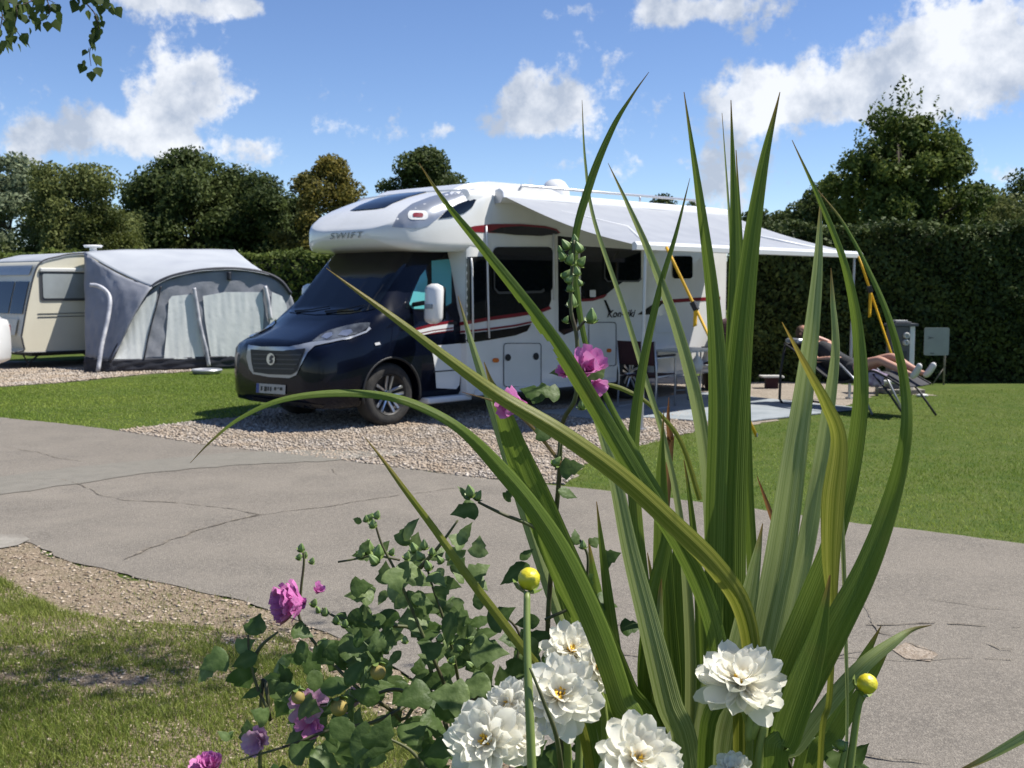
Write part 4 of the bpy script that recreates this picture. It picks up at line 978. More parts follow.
# yellow storm straps with ratchet and loose tail
def strap(label, top, bot, tail_t, tail):
    root = empty('storm_strap', tuple(top)); tag(root, label, 'strap', 'yellow storm straps holding the awning')
    top = Vector(top); bot = Vector(bot)-top; d = bot.normalized(); sd = d.cross(Vector((0, 1, 0))).normalized(); nn = d.cross(sd)
    def rib(a, b, w_, t=.003, n=10, sag=0):
        bm = bmesh.new(); rr = []
        for i in range(n+1):
            p = a.lerp(b, i/n); tw_ = .35*math.sin(i*.9); s2 = (sd*math.cos(tw_)+nn*math.sin(tw_))*w_/2
            rr.append([bm.verts.new(p-s2), bm.verts.new(p+s2)])
        for A, B in zip(rr, rr[1:]): bm.faces.new((A[0], A[1], B[1], B[0]))
        o = from_bm('webbing', bm, M['yellow'], root, smooth=True); o.modifiers.new('t', 'SOLIDIFY').thickness = t
    rib(Vector((0, 0, 0)), bot, .032)
    q = bot*tail_t; rib(q+nn*.012, q+Vector(tail)+nn*.012, .045, .006, 6)
    bm = bmesh.new(); box(bm, -.022, .022, -.03, .03, -.05, .05, .006); tube(bm, [(-.03, 0, .03), (.03, 0, .03)], .008, 8)
    o = from_bm('ratchet', bm, M['black'], root); o.location = q-d*.02; o.rotation_mode = 'QUATERNION'; o.rotation_quaternion = d.to_track_quat('Z', 'Y')
    bm = bmesh.new(); tube(bm, [tuple(bot+Vector((0, 0, .04))), tuple(bot+Vector((.01, 0, -.05)))], .008, 6); from_bm('peg', bm, M['post'], root)
    return root
t1 = vanpt(2.92, -3.27, 1.97); strap('yellow strap from the near corner of the awning, partly behind the tall leaves', t1, (*G(757, 437), .0), .33, (.0, 0, -.20))
t2 = vanpt(7.27, -3.27, 1.95); strap('yellow strap at the far corner of the awning, in front of the dark hedge', t2, (*G(906, 398), .0), .24, (.0, 0, -.36))

# ------------------------------------------------------------------ reclining person
def limb_mesh(chains, sub=2, voxel=None, extra=None):
    """chains: list of [(x,y,z,r),...]; each grown with a Skin modifier, joined, remeshed to one skin"""
    tot_ = bmesh.new()
    for ch in chains:
        me = bpy.data.meshes.new('s'); me.from_pydata([c[:3] for c in ch], [(i, i+1) for i in range(len(ch)-1)], [])
        ob = bpy.data.objects.new('s', me); C.objects.link(ob)
        sk = ob.modifiers.new('s', 'SKIN'); sk.use_smooth_shade = True
        for i, c in enumerate(ch):
            r = c[3] if isinstance(c[3], tuple) else (c[3], c[3]); me.skin_vertices[0].data[i].radius = r
        me.skin_vertices[0].data[0].use_root = True
        ss = ob.modifiers.new('u', 'SUBSURF'); ss.levels = sub; ss.render_levels = sub
        bpy.context.view_layer.update()
        em_ = bpy.data.meshes.new_from_object(ob.evaluated_get(bpy.context.evaluated_depsgraph_get())); bpy.data.objects.remove(ob)
        tot_.from_mesh(em_)
    if extra: extra(tot_)
    if voxel:
        me = bpy.data.meshes.new('r'); tot_.to_mesh(me); tot_.free(); ob = bpy.data.objects.new('r', me); C.objects.link(ob)
        rm = ob.modifiers.new('r', 'REMESH'); rm.mode = 'VOXEL'; rm.voxel_size = voxel; sm = ob.modifiers.new('m', 'SMOOTH'); sm.iterations = 3; sm.factor = .4
        bpy.context.view_layer.update()
        em_ = bpy.data.meshes.new_from_object(ob.evaluated_get(bpy.context.evaluated_depsgraph_get())); bpy.data.objects.remove(ob)
        tot_ = bmesh.new(); tot_.from_mesh(em_)
    return tot_
LX = math.atan2(-.832, .555)
lg = empty('reclining_lounger', (3.85, 14.3, 0), LX); tag(lg, 'dark reclining garden lounger with a mauve towel, on the lawn by the groundsheet', 'lounger')
prof_ = [(-.16, .80), (.05, .70), (.35, .52), (.62, .385), (.82, .37), (1.02, .45), (1.22, .535), (1.40, .49), (1.55, .43), (1.66, .385)]
q = crom(prof_, 5)
bm = bmesh.new(); g = []
for x, z in q: g.append([bm.verts.new((x, u*.25, z-.015*(1-u*u))) for u in np.linspace(-1, 1, 7)])
for A, B in zip(g, g[1:]):
    for k in range(6): bm.faces.new((A[k], A[k+1], B[k+1], B[k]))
o = from_bm('sling', bm, M['sling'], lg, smooth=True); o.modifiers.new('t', 'SOLIDIFY').thickness = .01
for s in (-1, 1):
    bm = bmesh.new(); tube(bm, [(x, s*.27, z) for x, z in q], .014, 8); from_bm('side_rail', bm, M['black'], lg, smooth=True)
    bm = bmesh.new(); tube(bm, [(-.14, s*.27, .79), (-.19, s*.29, .45), (-.20, s*.29, .08), (-.14, s*.29, .015), (0, s*.29, .012)], .017, 8); from_bm('leg', bm, M['black'], lg, smooth=True)
    bm = bmesh.new(); tube(bm, [(.75, s*.29, .60), (1.02, s*.29, .40), (1.27, s*.29, .015)], .015, 8); from_bm('leg', bm, M['post'], lg, smooth=True)
    bm = bmesh.new(); tube(bm, [(1.26, s*.28, .50), (1.50, s*.28, .28), (1.74, s*.28, .015)], .014, 8); from_bm('leg', bm, M['black'], lg, smooth=True)
    bm = bmesh.new(); box(bm, .25, .72, s*.30-.03, s*.30+.03, .605, .635, .01); from_bm('armrest', bm, M['black'], lg)
bm = bmesh.new(); box(bm, -.22, .02, -.2, .2, .80, .87, .03); from_bm('head_pillow', bm, M['post'], lg, smooth=True, sharp=60).rotation_euler = (0, 0, 0)
# towel hanging over the near side rail at the knees
bm = bmesh.new(); g = []
for i in range(10):
    t = i/9; x = 1.12+t*.30; zt_ = np.interp(x, [a for a, b in prof_], [b for a, b in prof_])
    g.append([bm.verts.new((x+.01*math.sin(k*2), -.20-.085*min(1, k/2)+.012*math.sin(t*14+k), zt_+.02-(.0 if k < 2 else (k-1)*.052*(1-.5*abs(t-.4))))) for k in range(6)])
for A, B in zip(g, g[1:]):
    for k in range(5): bm.faces.new((A[k], A[k+1], B[k+1], B[k]))
o = from_bm('towel', bm, M['towel'], None, smooth=True); o.modifiers.new('t', 'SOLIDIFY').thickness = .008
o.location = (3.85, 14.3, 0); o.rotation_euler = (0, 0, LX); tag(o, 'mauve and white towel draped over the side of the lounger', 'towel')

pe = None
def head(bm):
    Mh = Matrix.Translation((-.06, 0, .93)) @ Matrix.Rotation(R(-52), 4, 'Y')      # local +x of head = face direction after tilt
    n0 = len(bm.verts)
    r = bmesh.ops.create_uvsphere(bm, u_segments=28, v_segments=20, radius=1.)
    for v in r['verts']:
        x, y, z = v.co
        X_ = x*.098; Y_ = y*.074*(1-.12*(z < 0)*abs(z)); Z_ = z*.118
        if z < -.2: X_ += .012*(x > 0)*(-z)
        if x > .7 and abs(y) < .22 and -.35 < z < .18: X_ += .022*(1-abs(y)/.22)*(.6-z)      # nose
        if x > .6 and abs(abs(y)-.35) < .2 and .0 < z < .3: X_ -= .010                        # eye sockets
        if x > .75 and abs(y) < .35 and -.62 < z < -.48: X_ += .005                          # lips
        v.co = Mh @ Vector((X_, Y_, Z_))
    for s in (-1, 1):
        r = bmesh.ops.create_uvsphere(bm, u_segments=10, v_segments=8, radius=1.)
        for v in r['verts']: v.co = Mh @ Vector((v.co.x*.018-.005, s*.076+v.co.y*.010, v.co.z*.032))
def arm(s, fold):
    sh = (.16, s*.19, .74); 
    if fold: el_ = (.02, s*.40, .80); wr_ = (-.12, s*.20, .90)
    else: el_ = (.42, s*.30, .62); wr_ = (.62, s*.27, .66)
    ch = [[(.20, s*.05, .71, .07), (*sh, .058), ((sh[0]+el_[0])/2, (sh[1]+el_[1])/2, (sh[2]+el_[2])/2, .047), (*el_, .038), ((el_[0]+wr_[0])/2, (el_[1]+wr_[1])/2, (el_[2]+wr_[2])/2, .036), (*wr_, .026)]]
    d = (Vector(wr_)-Vector(el_)).normalized(); sd = d.cross(Vector((0, 0, 1))).normalized()
    pc = Vector(wr_)+d*.05
    ch.append([(*wr_, (.024, .026)), (*pc, (.020, .036)), (*(Vector(wr_)+d*.09), (.014, .034))])
    for k, (o_, ln) in enumerate(((-.028, .060), (-.010, .072), (.009, .068), (.027, .052))):
        b0 = Vector(wr_)+d*.075+sd*o_; b1 = b0+d*ln*.5+Vector((0, 0, -.006)); b2 = b0+d*ln+Vector((0, 0, -.022))
        ch.append([(*b0, .009), (*b1, .0085), (*b2, .007)])
    b0 = Vector(wr_)+d*.03-sd*.024*s; ch.append([(*b0, .011), (*(b0-sd*.03*s+d*.025), .010), (*(b0-sd*.035*s+d*.055), .008)])
    return ch
def leg(s, dz=0.):
    return [[(.72, s*.05, .50, .10), (.80, s*.09, .50, .095), (1.02, s*.11, .60+dz, .075), (1.22, s*.12, .665+dz, .056), (1.30, s*.12, .635+dz, .052), (1.44, s*.12, .59, .052), (1.64, s*.12, .52, .034), (1.70, s*.12, .51, .036)], [(1.66, s*.12, .49, .036), (1.73, s*.125, .54, .032), (1.78, s*.13, .63, .026)]]
pch = [[(.74, 0, .50, (.11, .15)), (.55, 0, .54, (.10, .14)), (.38, 0, .62, (.105, .15)), (.22, 0, .71, (.10, .155)), (.12, 0, .78, (.07, .09)), (.04, 0, .845, .052), (-.03, 0, .90, .055)]]+arm(-1, False)+arm(1, True)+leg(-1)+leg(1, .03)
pbm = limb_mesh(pch, 2, .011, head)
pe = from_bm('person', pbm, M['skin'], None, smooth=True); pe.location = (3.85, 14.3, 0); pe.rotation_euler = (0, 0, LX)
tag(pe, 'person in dark clothes and white shoes lying back on the lounger with knees raised', 'person')
def cloth(name, chains, m, grow=1.14, vox=.014):
    ch = [[(*c[:3], tuple(a*grow for a in c[3]) if isinstance(c[3], tuple) else c[3]*grow) for c in k] for k in chains]
    return from_bm(name, limb_mesh(ch, 2, vox), m, pe, smooth=True)
def cutarm(s, fold):
    a = arm(s, fold)[0]; return a[:3]
cloth('shirt', [pch[0][:5], cutarm(-1, False), cutarm(1, True)], M['shirt'])
cloth('shorts', [[(.80, 0, .49, (.10, .13)), (.66, 0, .50, (.115, .155)), (.58, 0, .53, (.105, .15))], leg(-1)[0][:2]+[(.92, -.105, .56, .09)], leg(1, .03)[0][:2]+[(.92, .105, .57, .09)]], M['shirt'], 1.16)
for s in (-1, 1):
    k = leg(s)[1]
    bm = limb_mesh([[(1.665, s*.12, .478, (.045, .040)), (1.72, s*.122, .52, (.042, .045)), (1.775, s*.13, .60, (.036, .044)), (1.80, s*.135, .66, (.028, .038))]], 2, .010); from_bm('shoe', bm, M['shoe'], pe, smooth=True)
bm = bmesh.new(); r = bmesh.ops.create_uvsphere(bm, u_segments=26, v_segments=18, radius=1.)
Mh = Matrix.Translation((-.06, 0, .93)) @ Matrix.Rotation(R(-52), 4, 'Y')
for v in r['verts']:
    n_ = 1+.05*math.sin(v.co.y*20+v.co.z*14)
    v.co = Vector((v.co.x*.105-.014, v.co.y*.082, v.co.z*.122+.010))*n_
dl = [v for v in bm.verts if v.co.x > .045-max(0, v.co.z-.06)*-.3 and v.co.z < .085]
bmesh.ops.delete(bm, geom=dl, context='VERTS')
for v in bm.verts: v.co = Mh @ v.co
o = from_bm('hair', bm, M['hair'], pe, smooth=True); o.modifiers.new('t', 'SOLIDIFY').thickness = .008

# ------------------------------------------------------------------ hook-up bollard, sign, small things by the hedge
hb_ = empty('hookup_bollard', (5.62, 15.9, 0)); tag(hb_, 'grey electric hook-up bollard with white side strip, in front of the hedge', 'bollard')
bm = bmesh.new(); box(bm, -.17, .09, -.12, .12, .07, .97, .01); from_bm('cabinet', bm, M['bollard'], hb_)
bm = bmesh.new(); box(bm, .093, .165, -.115, .115, .07, .97, .006); from_bm('side_strip', bm, M['whitevinyl'], hb_)
bm = bmesh.new(); prism(bm, [(-.20, -.15, .973), (.20, -.15, .973), (.20, .15, .973), (-.20, .15, .973)], (0, 0, .035)); box(bm, -.12, .12, -.09, .09, 1.01, 1.035, .01); from_bm('cap', bm, M['bollard'], hb_)
bm = bmesh.new(); box(bm, -.10, .07, -.08, .08, 1.037, 1.055, .006); from_bm('cap_lamp', bm, M['plate'], hb_)
for z, x in ((.84, .03), (.74, .025)):
    bm = bmesh.new(); lathe(bm, [(.0, 0), (.045, 0), (.045, .035), (.035, .05), (.02, .05), (.02, .03), (0, .03)], 20, Matrix.Translation((x, -.125, z)) @ Matrix.Rotation(R(90), 4, 'X')); from_bm('socket', bm, M['plate'], hb_, smooth=True, sharp=40)
bm = bmesh.new(); prism(bm, [(-.13, -.123, .30), (.05, -.123, .30), (.05, -.123, .62), (-.13, -.123, .62)], (0, -.008, 0)); from_bm('door_panel', bm, M['dkgrey'], hb_)
bm = bmesh.new(); box(bm, -.28, .30, -.22, .22, .0, .068, .01); from_bm('plinth', bm, M['concrete'], hb_)
wp = empty('water_standpipe', (5.45, 15.45, 0)); tag(wp, 'low white pipework in front of the grey hook-up bollard', 'pipework')
bm = bmesh.new(); tube(bm, [(-.35, 0, .20), (.05, 0, .20)], .028, 10); from_bm('pipe', bm, M['plate'], wp, smooth=True)
bm = bmesh.new(); tube(bm, [(.05, 0, .0), (.05, 0, .30)], .035, 10); from_bm('pipe', bm, M['plate'], wp, smooth=True)
bm = bmesh.new(); tube(bm, [(-.30, 0, .0), (-.30, 0, .20)], .02, 10); tube(bm, [(.16, .05, 0), (.16, .05, .16)], .05, 12); from_bm('valve', bm, M['concrete'], wp, smooth=True)
sg = empty('pitch_sign', (6.63, 17.15, 0)); tag(sg, 'blank looking pale square board on a thin post against the hedge', 'sign')
bm = bmesh.new(); prism(bm, [(x, 0, z) for x, z in rrect(-.20, .19, .465, .90, .03)], (0, .015, 0)); bd = from_bm('board', bm, M['signboard'], sg)
bm = bmesh.new(); prism(bm, [(-.16, -.004, .76), (-.06, -.004, .745), (-.05, -.004, .74), (-.16, -.004, .715), (-.12, -.004, .738)], (0, .003, 0)); from_bm('faded_arrow', bm, M['bollard'], bd)
bm = bmesh.new(); prism(bm, [(-.10, -.004, .49), (-.04, -.004, .49), (-.04, -.004, .505), (-.10, -.004, .505)], (0, .003, 0)); from_bm('faded_mark', bm, M['bollard'], bd)
bm = bmesh.new(); tube(bm, [(.14, .032, 0), (.14, .032, .85)], .016, 10); tube(bm, [(-.03, .05, 0), (.14, .032, .28)], .008, 6); from_bm('post', bm, M['concrete'], sg, smooth=True)
st = empty('low_stand', (3.93, 16.6, 0)); tag(st, 'low white topped stand with dark red sides on the grass beyond the awning', 'stand')
bm = bmesh.new(); prism(bm, [(x, y, .17) for x, y in rrect(-.17, .17, -.12, .12, .03)], (0, 0, .025)); from_bm('top', bm, M['plate'], st)
bm = bmesh.new(); box(bm, -.09, .09, -.08, .08, .0, .168, .01); from_bm('body', bm, M['burg_cloth'], st)
x, y = G(922, 397)
bm = bmesh.new(); bmesh.ops.create_icosphere(bm, subdivisions=2, radius=1.)
for v in bm.verts: v.co = Vector((v.co.x*.09, v.co.y*.05, max(v.co.z, -.4)*.03+.02))
o = from_bm('stone', bm, M['plate'], None, smooth=True); o.location = (x, y, 0); tag(o, 'small pale stone lying on the lawn below the feet of the lounger', 'stone')
x, y = G(938, 397)
# ------------------------------------------------------------------ caravan
CA = R(48)
ca_l = at(23, 353, 20.3)
cv = empty('caravan', (ca_l.x, ca_l.y, 0), CA); tag(cv, 'cream touring caravan with tinted front windows parked behind the gravel strip', 'caravan')
# local: x along the side to the rear, y away from us; side we see at y=0
prf = [(-.02, .62), (.03, .38), (.12, .31), (3.5, .31), (3.75, .40), (3.85, .9), (3.75, 1.6), (3.5, 2.05), (3.1, 2.13), (2.0, 2.17), (1.1, 2.16), (.75, 2.10), (.42, 2.0), (.27, 1.78), (.12, 1.25), (.03, .85)]
pq = crom(prf+[prf[0]], 5)[:-1]
bm = bmesh.new(); prism(bm, [(x, 0, z) for x, z in pq], (0, 2.1, 0)); 
body_ = from_bm('body_shell', bm, M['cream'], cv, smooth=True, sharp=40)
bm = bmesh.new(); tp_ = [(x, z) for x, z in pq if z > 1.95 and .4 < x < 3.6]; tp_.sort()
prism(bm, [(x, -.02, z+.014) for x, z in tp_]+[(x, -.02, z-.03) for x, z in tp_[::-1]], (0, 2.14, 0)); from_bm('roof', bm, M['tentroof'], cv)
bm = bmesh.new()
for yy in (-.012, 2.112): tube(bm, [(x, yy, z) for x, z in list(pq)+[pq[0]]], .016, 6)
from_bm('edge_trim', bm, M['dkgrey'], cv, smooth=True)
bm = bmesh.new(); prism(bm, [(x, -.004, z) for x, z in rrect(.36, 1.80, 1.26, 1.84, .05)], (0, -.012, 0)); wn = from_bm('side_window', bm, M['dkgrey'], cv)
bm = bmesh.new(); prism(bm, [(x, -.018, z) for x, z in rrect(.41, 1.75, 1.31, 1.77, .04)], (0, -.010, 0)); from_bm('window_pane', bm, M['vanwin'] if 'vanwin' in M else M['glass'], wn)
M['cwin'] = mat('caravan_acrylic', (.24, .26, .26), .15, coat=.5, var=(.34, .37, .37), vscale=1.2)
for ch in wn.children: ch.data.materials.clear(); ch.data.materials.append(M['cwin'])
bm = bmesh.new(); box(bm, .36, 1.62, -.05, -.004, 1.80, 1.88, .02); from_bm('rolled_blind', bm, M['plate'], cv)
bm = bmesh.new()
for z in (1.02, .96): prism(bm, [(.30, -.003, z), (3.7, -.003, z), (3.7, -.003, z+.012), (.30, -.003, z+.012)], (0, -.008, 0))
from_bm('side_moulding', bm, M['dkgrey'], cv)
# front windows follow the sloping front
def front_strip(name, z0, z1, y0, y1, m, off, parent):
    zz = np.linspace(z0, z1, 8); A = np.array([(x, z) for x, z in pq if x < .8 and z > .6]); A = A[np.argsort(A[:, 1])]
    bm = bmesh.new(); g = []
    for z in zz:
        x = np.interp(z, A[:, 1], A[:, 0])-off; g.append([bm.verts.new((x, y, z+off*.3)) for y in np.linspace(y0, y1, 6)])
    for a, b in zip(g, g[1:]):
        for k in range(5): bm.faces.new((a[k], a[k+1], b[k+1], b[k]))
    o = from_bm(name, bm, m, parent, smooth=True); return o
for y0, y1 in ((.08, .62), (.68, 1.42), (1.48, 2.02)):
    wf_ = front_strip('front_window', 1.02, 1.62, y0, y1, M['glass'], .02, cv)
front_strip('roof_window', 1.74, 1.92, .15, 1.95, M['cwin'], .02, cv)
front_strip('front_locker', .62, .92, .2, 1.9, M['cream'], .03, cv)
bm = bmesh.new(); lathe(bm, [(.17, 0), (.17, .02), (.19, .035), (.17, .05), (.07, .055), (0, .055)], 28, Matrix.Translation((1.9, .9, 2.31))); lathe(bm, [(.07, .0), (.07, .12)], 16, Matrix.Translation((1.9, .9, 2.2))); box(bm, 1.6, 2.4, .6, 1.2, 2.17, 2.215, .015)
from_bm('roof_vent', bm, M['whitevinyl'], cv, smooth=True, sharp=40)
for x, y in ((.12, .10), (.12, 2.0)):
    bm = bmesh.new(); tube(bm, [(x+.28, y, .31), (x+.02, y, .10), (x-.02, y, .02)], .018, 6); tube(bm, [(x-.10, y, .31), (x+.02, y, .10)], .014, 6); box(bm, x-.08, x+.08, y-.06, y+.06, 0.006, .022); from_bm('corner_steady', bm, M['black'], cv)
for y in (.12, 1.98):
    wh = empty('wheel', (2.4, y, .30), 0, cv); wh.rotation_euler = (R(90), 0, 0)
    bm = bmesh.new(); lathe(bm, [(.19, -.08), (.29, -.07), (.30, -.03), (.30, .05), (.28, .08), (.19, .085)], 36); from_bm('tyre', bm, M['tyre'], wh, smooth=True)
    bm = bmesh.new(); lathe(bm, [(.195, .08), (.16, .06), (.05, .07), (0, .07)], 24); from_bm('rim', bm, M['chrome'], wh, smooth=True)
bm = bmesh.new(); box(bm, .3, 3.6, .3, 1.8, .22, .305); prism(bm, [(-.02, .75, .26), (-.9, 1.02, .34), (-.9, 1.08, .34), (-.02, 1.35, .26)], (0, 0, .06)); from_bm('chassis', bm, M['dkgrey'], cv)

# ------------------------------------------------------------------ inflatable awning tent on the caravan side
# control points surveyed and set at real depth; ground foot line first
def L(px, py, Y): return at(px, py, Y)
DF = lambda x: np.interp(x, [84, 300], [19.35, 21.1])      # depth of the outer wall
DC = lambda x: np.interp(x, [84, 235], [21.1, 23.6])       # depth of the caravan side
org = Vector((-6.3, 20.2, 0)); tn = empty('awning_tent', org); tag(tn, 'grey and white inflatable awning tent with pale window blinds beside the cream caravan', 'tent')
def surf(name, rows, m, nu=5, nv=5, thick=.012, wr=.012, fr=3.):
    """rows: grid of 3-D control points -> smooth cloth with soft wrinkles"""
    A = np.array([[tuple(p) for p in r] for r in rows])
    U = [crom(A[i], nu) for i in range(len(A))]; U = np.array(U)
    W_ = np.array([crom(U[:, j], nv) for j in range(U.shape[1])])
    V = []; Fc = []; a, b = W_.shape[:2]
    for i in range(a):
        for j in range(b):
            p = W_[i, j].copy()
            p[1] += wr*(math.sin(i*fr*.35+j*.8)+.6*math.sin(i*1.3-j*fr*.25)); p[2] += wr*.35*math.sin(i*.9+j*1.7)
            V.append(tuple(p-np.array(org)))
    for i in range(a-1):
        for j in range(b-1): Fc.append((i*b+j, i*b+j+1, (i+1)*b+j+1, (i+1)*b+j))
    o = np_mesh(name, V, Fc, m, tn, smooth=True); md = o.modifiers.new('t', 'SOLIDIFY'); md.thickness = thick; return o
arc = [(108, 371), (118, 346), (130, 320), (142, 300), (155, 285), (175, 276), (205, 270.5), (235, 269.5), (262, 273), (280, 281), (291, 294), (297, 320), (300, 366)]
arc_top = [(x, y) for x, y in arc]
# roof: from the caravan rail to the arch
rail = [(84, 252), (100, 250.5), (120, 249.6), (145, 249.2), (170, 249), (200, 249), (220, 249.2), (235, 249.6)]
outer = [(152, 287), (163, 281), (178, 275.5), (197, 271.5), (215, 269.8), (235, 269.5), (255, 271.5), (270, 275)]
rows = []
for t in np.linspace(0, 1, 5):
    row = []
    for (a, b), (c, d) in zip(rail, outer):
        p0 = L(a, b, DC(a)); p1 = L(c, d, DF(c)+.05); p = p0.lerp(p1, t); p.z -= .04*math.sin(math.pi*t); row.append(p)
    rows.append(row)
surf('roof_panel', rows, M['tentroof'], 4, 5, wr=.006)
# near end panel (grey) between caravan rail and the front arch
e_top = [(84, 252), (98, 262), (115, 272), (135, 281), (152, 287)]
e_bot = [(85, 357), (92, 358), (99, 359), (105, 359), (110, 360)]
fl = [(152, 287), (143, 299), (131, 321), (119, 346), (111, 360)]
rows = []
for i, t in enumerate(np.linspace(0, 1, 5)):
    row = []
    for k, u in enumerate(np.linspace(0, 1, 5)):
        # left edge follows the caravan, right edge follows the arch, top follows e_top
        lx, ly = 84+t*1, 252+t*105
        rx, ry = fl[i]
        tx, ty = e_top[k]
        x = lx+(rx-lx)*u; y = ly+(ry-ly)*u
        if i == 0: x, y = tx, ty
        dep = DC(84)*(1-u)+(DF(rx)+.02)*u if i < 4 else 20.1*(1-u)+19.5*u
        if i in (1, 2, 3): dep = (DC(84)*(1-t)+20.1*t)*(1-u)+(DF(rx)*(1-t)+19.5*t)*u
        row.append(L(x, y, dep))
    rows.append(row)
surf('end_panel', rows, M['tentgrey'], 5, 5, wr=.012, fr=5)
# front wall inside the arch: columns from foot line up to the arch
cols = [112, 122, 134, 146, 158, 175, 195, 215, 235, 255, 270, 283, 292, 297]
def arch_y(x): return np.interp(x, [p[0] for p in arc], [p[1] for p in arc])
rows = []
for t in np.linspace(0, 1, 7):
    row = []
    for x in cols:
        yt = arch_y(x); yb = np.interp(x, [108, 300], [361, 354]); row.append(L(x, yb+(yt-yb)*t, DF(x)+.12*t))
    rows.append(row)
surf('front_wall', rows, M['tentgrey'], 3, 4, wr=.010, fr=4)
def wall_patch(name, pts, m, off=.03, wr=.006):
    bm = bmesh.new(); bm.faces.new([bm.verts.new((x, y, 0)) for x, y in pts]); bmesh.ops.triangulate(bm, faces=bm.faces[:]); densify(bm, 4)
    for v in bm.verts:
        x, y = v.co.x, v.co.y; yt = arch_y(x); yb = np.interp(x, [108, 300], [361, 354]); t = (y-yb)/(yt-yb)
        v.co = L(x, y, DF(x)+.12*t-off)-org+Vector((0, wr*(.6*math.sin(x*.42+y*.05)+.5*math.sin(x*.9-y*.07)), 0))
    return from_bm(name, bm, m, tn, smooth=True)
wall_patch('window_blind', [(114, 359), (121, 344), (133, 318), (147, 297), (157, 291), (156, 305), (150, 330), (143, 359)], M['tentblind'])
wall_patch('window_blind', [(164, 359), (166, 340), (169, 300), (172, 296), (193, 294), (197, 310), (204, 357), (185, 359)], M['tentblind'])
wall_patch('window_blind', [(211, 357), (205, 320), (203, 296), (225, 292), (262, 292), (264, 310), (262, 345), (258, 355), (230, 357)], M['tentblind'])
wall_patch('window_blind', [(272, 292), (282, 296), (287, 306), (290, 350), (268, 353)], M['tentblind'])
# dark skirting, dark arch seam, white air tubes
rows = []
for t in np.linspace(0, 1, 3):
    row = []
    for x in [84, 95, 106, 118, 150, 190, 230, 270, 300]:
        yb = np.interp(x, [84, 300], [372.5, 364.5]); yt = np.interp(x, [84, 106, 300], [357, 360, 353.5]); row.append(L(x, yb+(yt-yb)*t, (DF(x) if x > 100 else 19.6)-.02))
    rows.append(row)
surf('skirting', rows, M['tentdark'], 4, 4, wr=.012, fr=6)
def cord(name, px, r, m, off=.05, k=6):
    q = crom(px, k); pts = [tuple(L(x, y, DF(x)+.12*np.clip((361-y)/80, 0, 1)-off)-org) for x, y in q]
    bm = bmesh.new(); tube(bm, pts, r, 8); return from_bm(name, bm, m, tn, smooth=True)
cord('arch_seam', [(109, 362), (118, 345), (130, 320), (142, 299), (155, 284.5), (175, 275.5), (205, 270), (235, 269), (262, 272.5), (280, 280.5), (291, 294)], .035, M['tentdark'], .03)
cord('wall_seam', [(144, 359), (150, 330), (158, 300), (161, 286)], .014, M['tentdark'], .04)
M['tubewhite'] = mat('white_air_tube', (.55, .55, .57), .5, var=(.25, .26, .30), vscale=7)
cord('air_tube', [(194, 288), (196, 300), (200, 325), (206, 350), (209, 366)], .036, M['tubewhite'], .08)
cord('air_tube', [(265, 286), (268, 300), (271, 320)], .036, M['tubewhite'], .08)
q = crom([(90, 285), (98, 286), (106, 291), (110, 300), (108, 318), (102, 345), (98, 371)], 5); bm = bmesh.new(); tube(bm, [tuple(L(x, y, np.interp(y, [280, 371], [20.0, 19.35]))-org) for x, y in q], .038, 8); from_bm('air_tube', bm, M['tubewhite'], tn, smooth=True)
cord('zip_tab', [(229, 272), (229, 280)], .04, M['tentdark'], .06)
# round fabric pouch / drain pan by the tent foot
pn = at(205, 371, 19.0); 
bm = bmesh.new(); lathe(bm, [(0, .02), (.24, .02), (.27, .07), (.25, .09), (.20, .05), (0, .045)], 28); o = from_bm('washing_bowl', bm, M['post'], None, smooth=True, sharp=40); o.location = (*G(207, 374), 0); tag(o, 'round grey bowl on the ground in front of the tent wall', 'bowl')

# ------------------------------------------------------------------ white car, mostly beyond the left edge
cr = empty('parked_car', (-8.32, 17.8, 0), R(180+8)); tag(cr, 'white parked car of which only the rear corner shows at the left edge', 'car')
# local x: from the rear bumper to the front
def csec(zb, hw, zbelt, hwb, zt, hwt, tum): return cabsec(zb, hw, zbelt, hwb, zt, hwt, tum)
kk = [(0, .36, .62, .75, .60, .92, .52, .5), (.04, .30, .78, .85, .76, .99, .66, .5), (.14, .26, .86, .92, .83, 1.02, .7, .5), (.35, .24, .88, .95, .84, 1.30, .64, .5), (.7, .24, .88, .95, .84, 1.46, .60, .5), (1.8, .24, .88, .94, .84, 1.50, .60, .5), (2.5, .24, .88, .93, .84, 1.40, .62, .5), (3.0, .24, .88, .92, .83, 1.02, .72, .5), (3.9, .26, .86, .84, .80, .86, .64, .5), (4.1, .32, .72, .66, .66, .74, .5, .5)]
xs_ = [0, .02, .04, .09, .14, .25, .35, .5, .7, 1.2, 1.8, 2.2, 2.5, 2.8, 3.0, 3.5, 3.9, 4.02, 4.1]
cb_ = from_bm('body', loft(interp_sections(kk, xs_, csec)), M['whitevinyl'], cr, smooth=True, sharp=50)
cut = bmesh.new()
for x in (.75, 3.3):
    for s in (-1, 1): lathe(cut, [(0, -.25), (.34, -.25), (.34, .25), (0, .25)], 30, Matrix.Translation((x, s*.88, .33)) @ Matrix.Rotation(R(90), 4, 'X'))
carve(cb_, cut); cb_.data.polygons.foreach_set('use_smooth', [True]*len(cb_.data.polygons)); cb_.data.set_sharp_from_angle(angle=R(40))
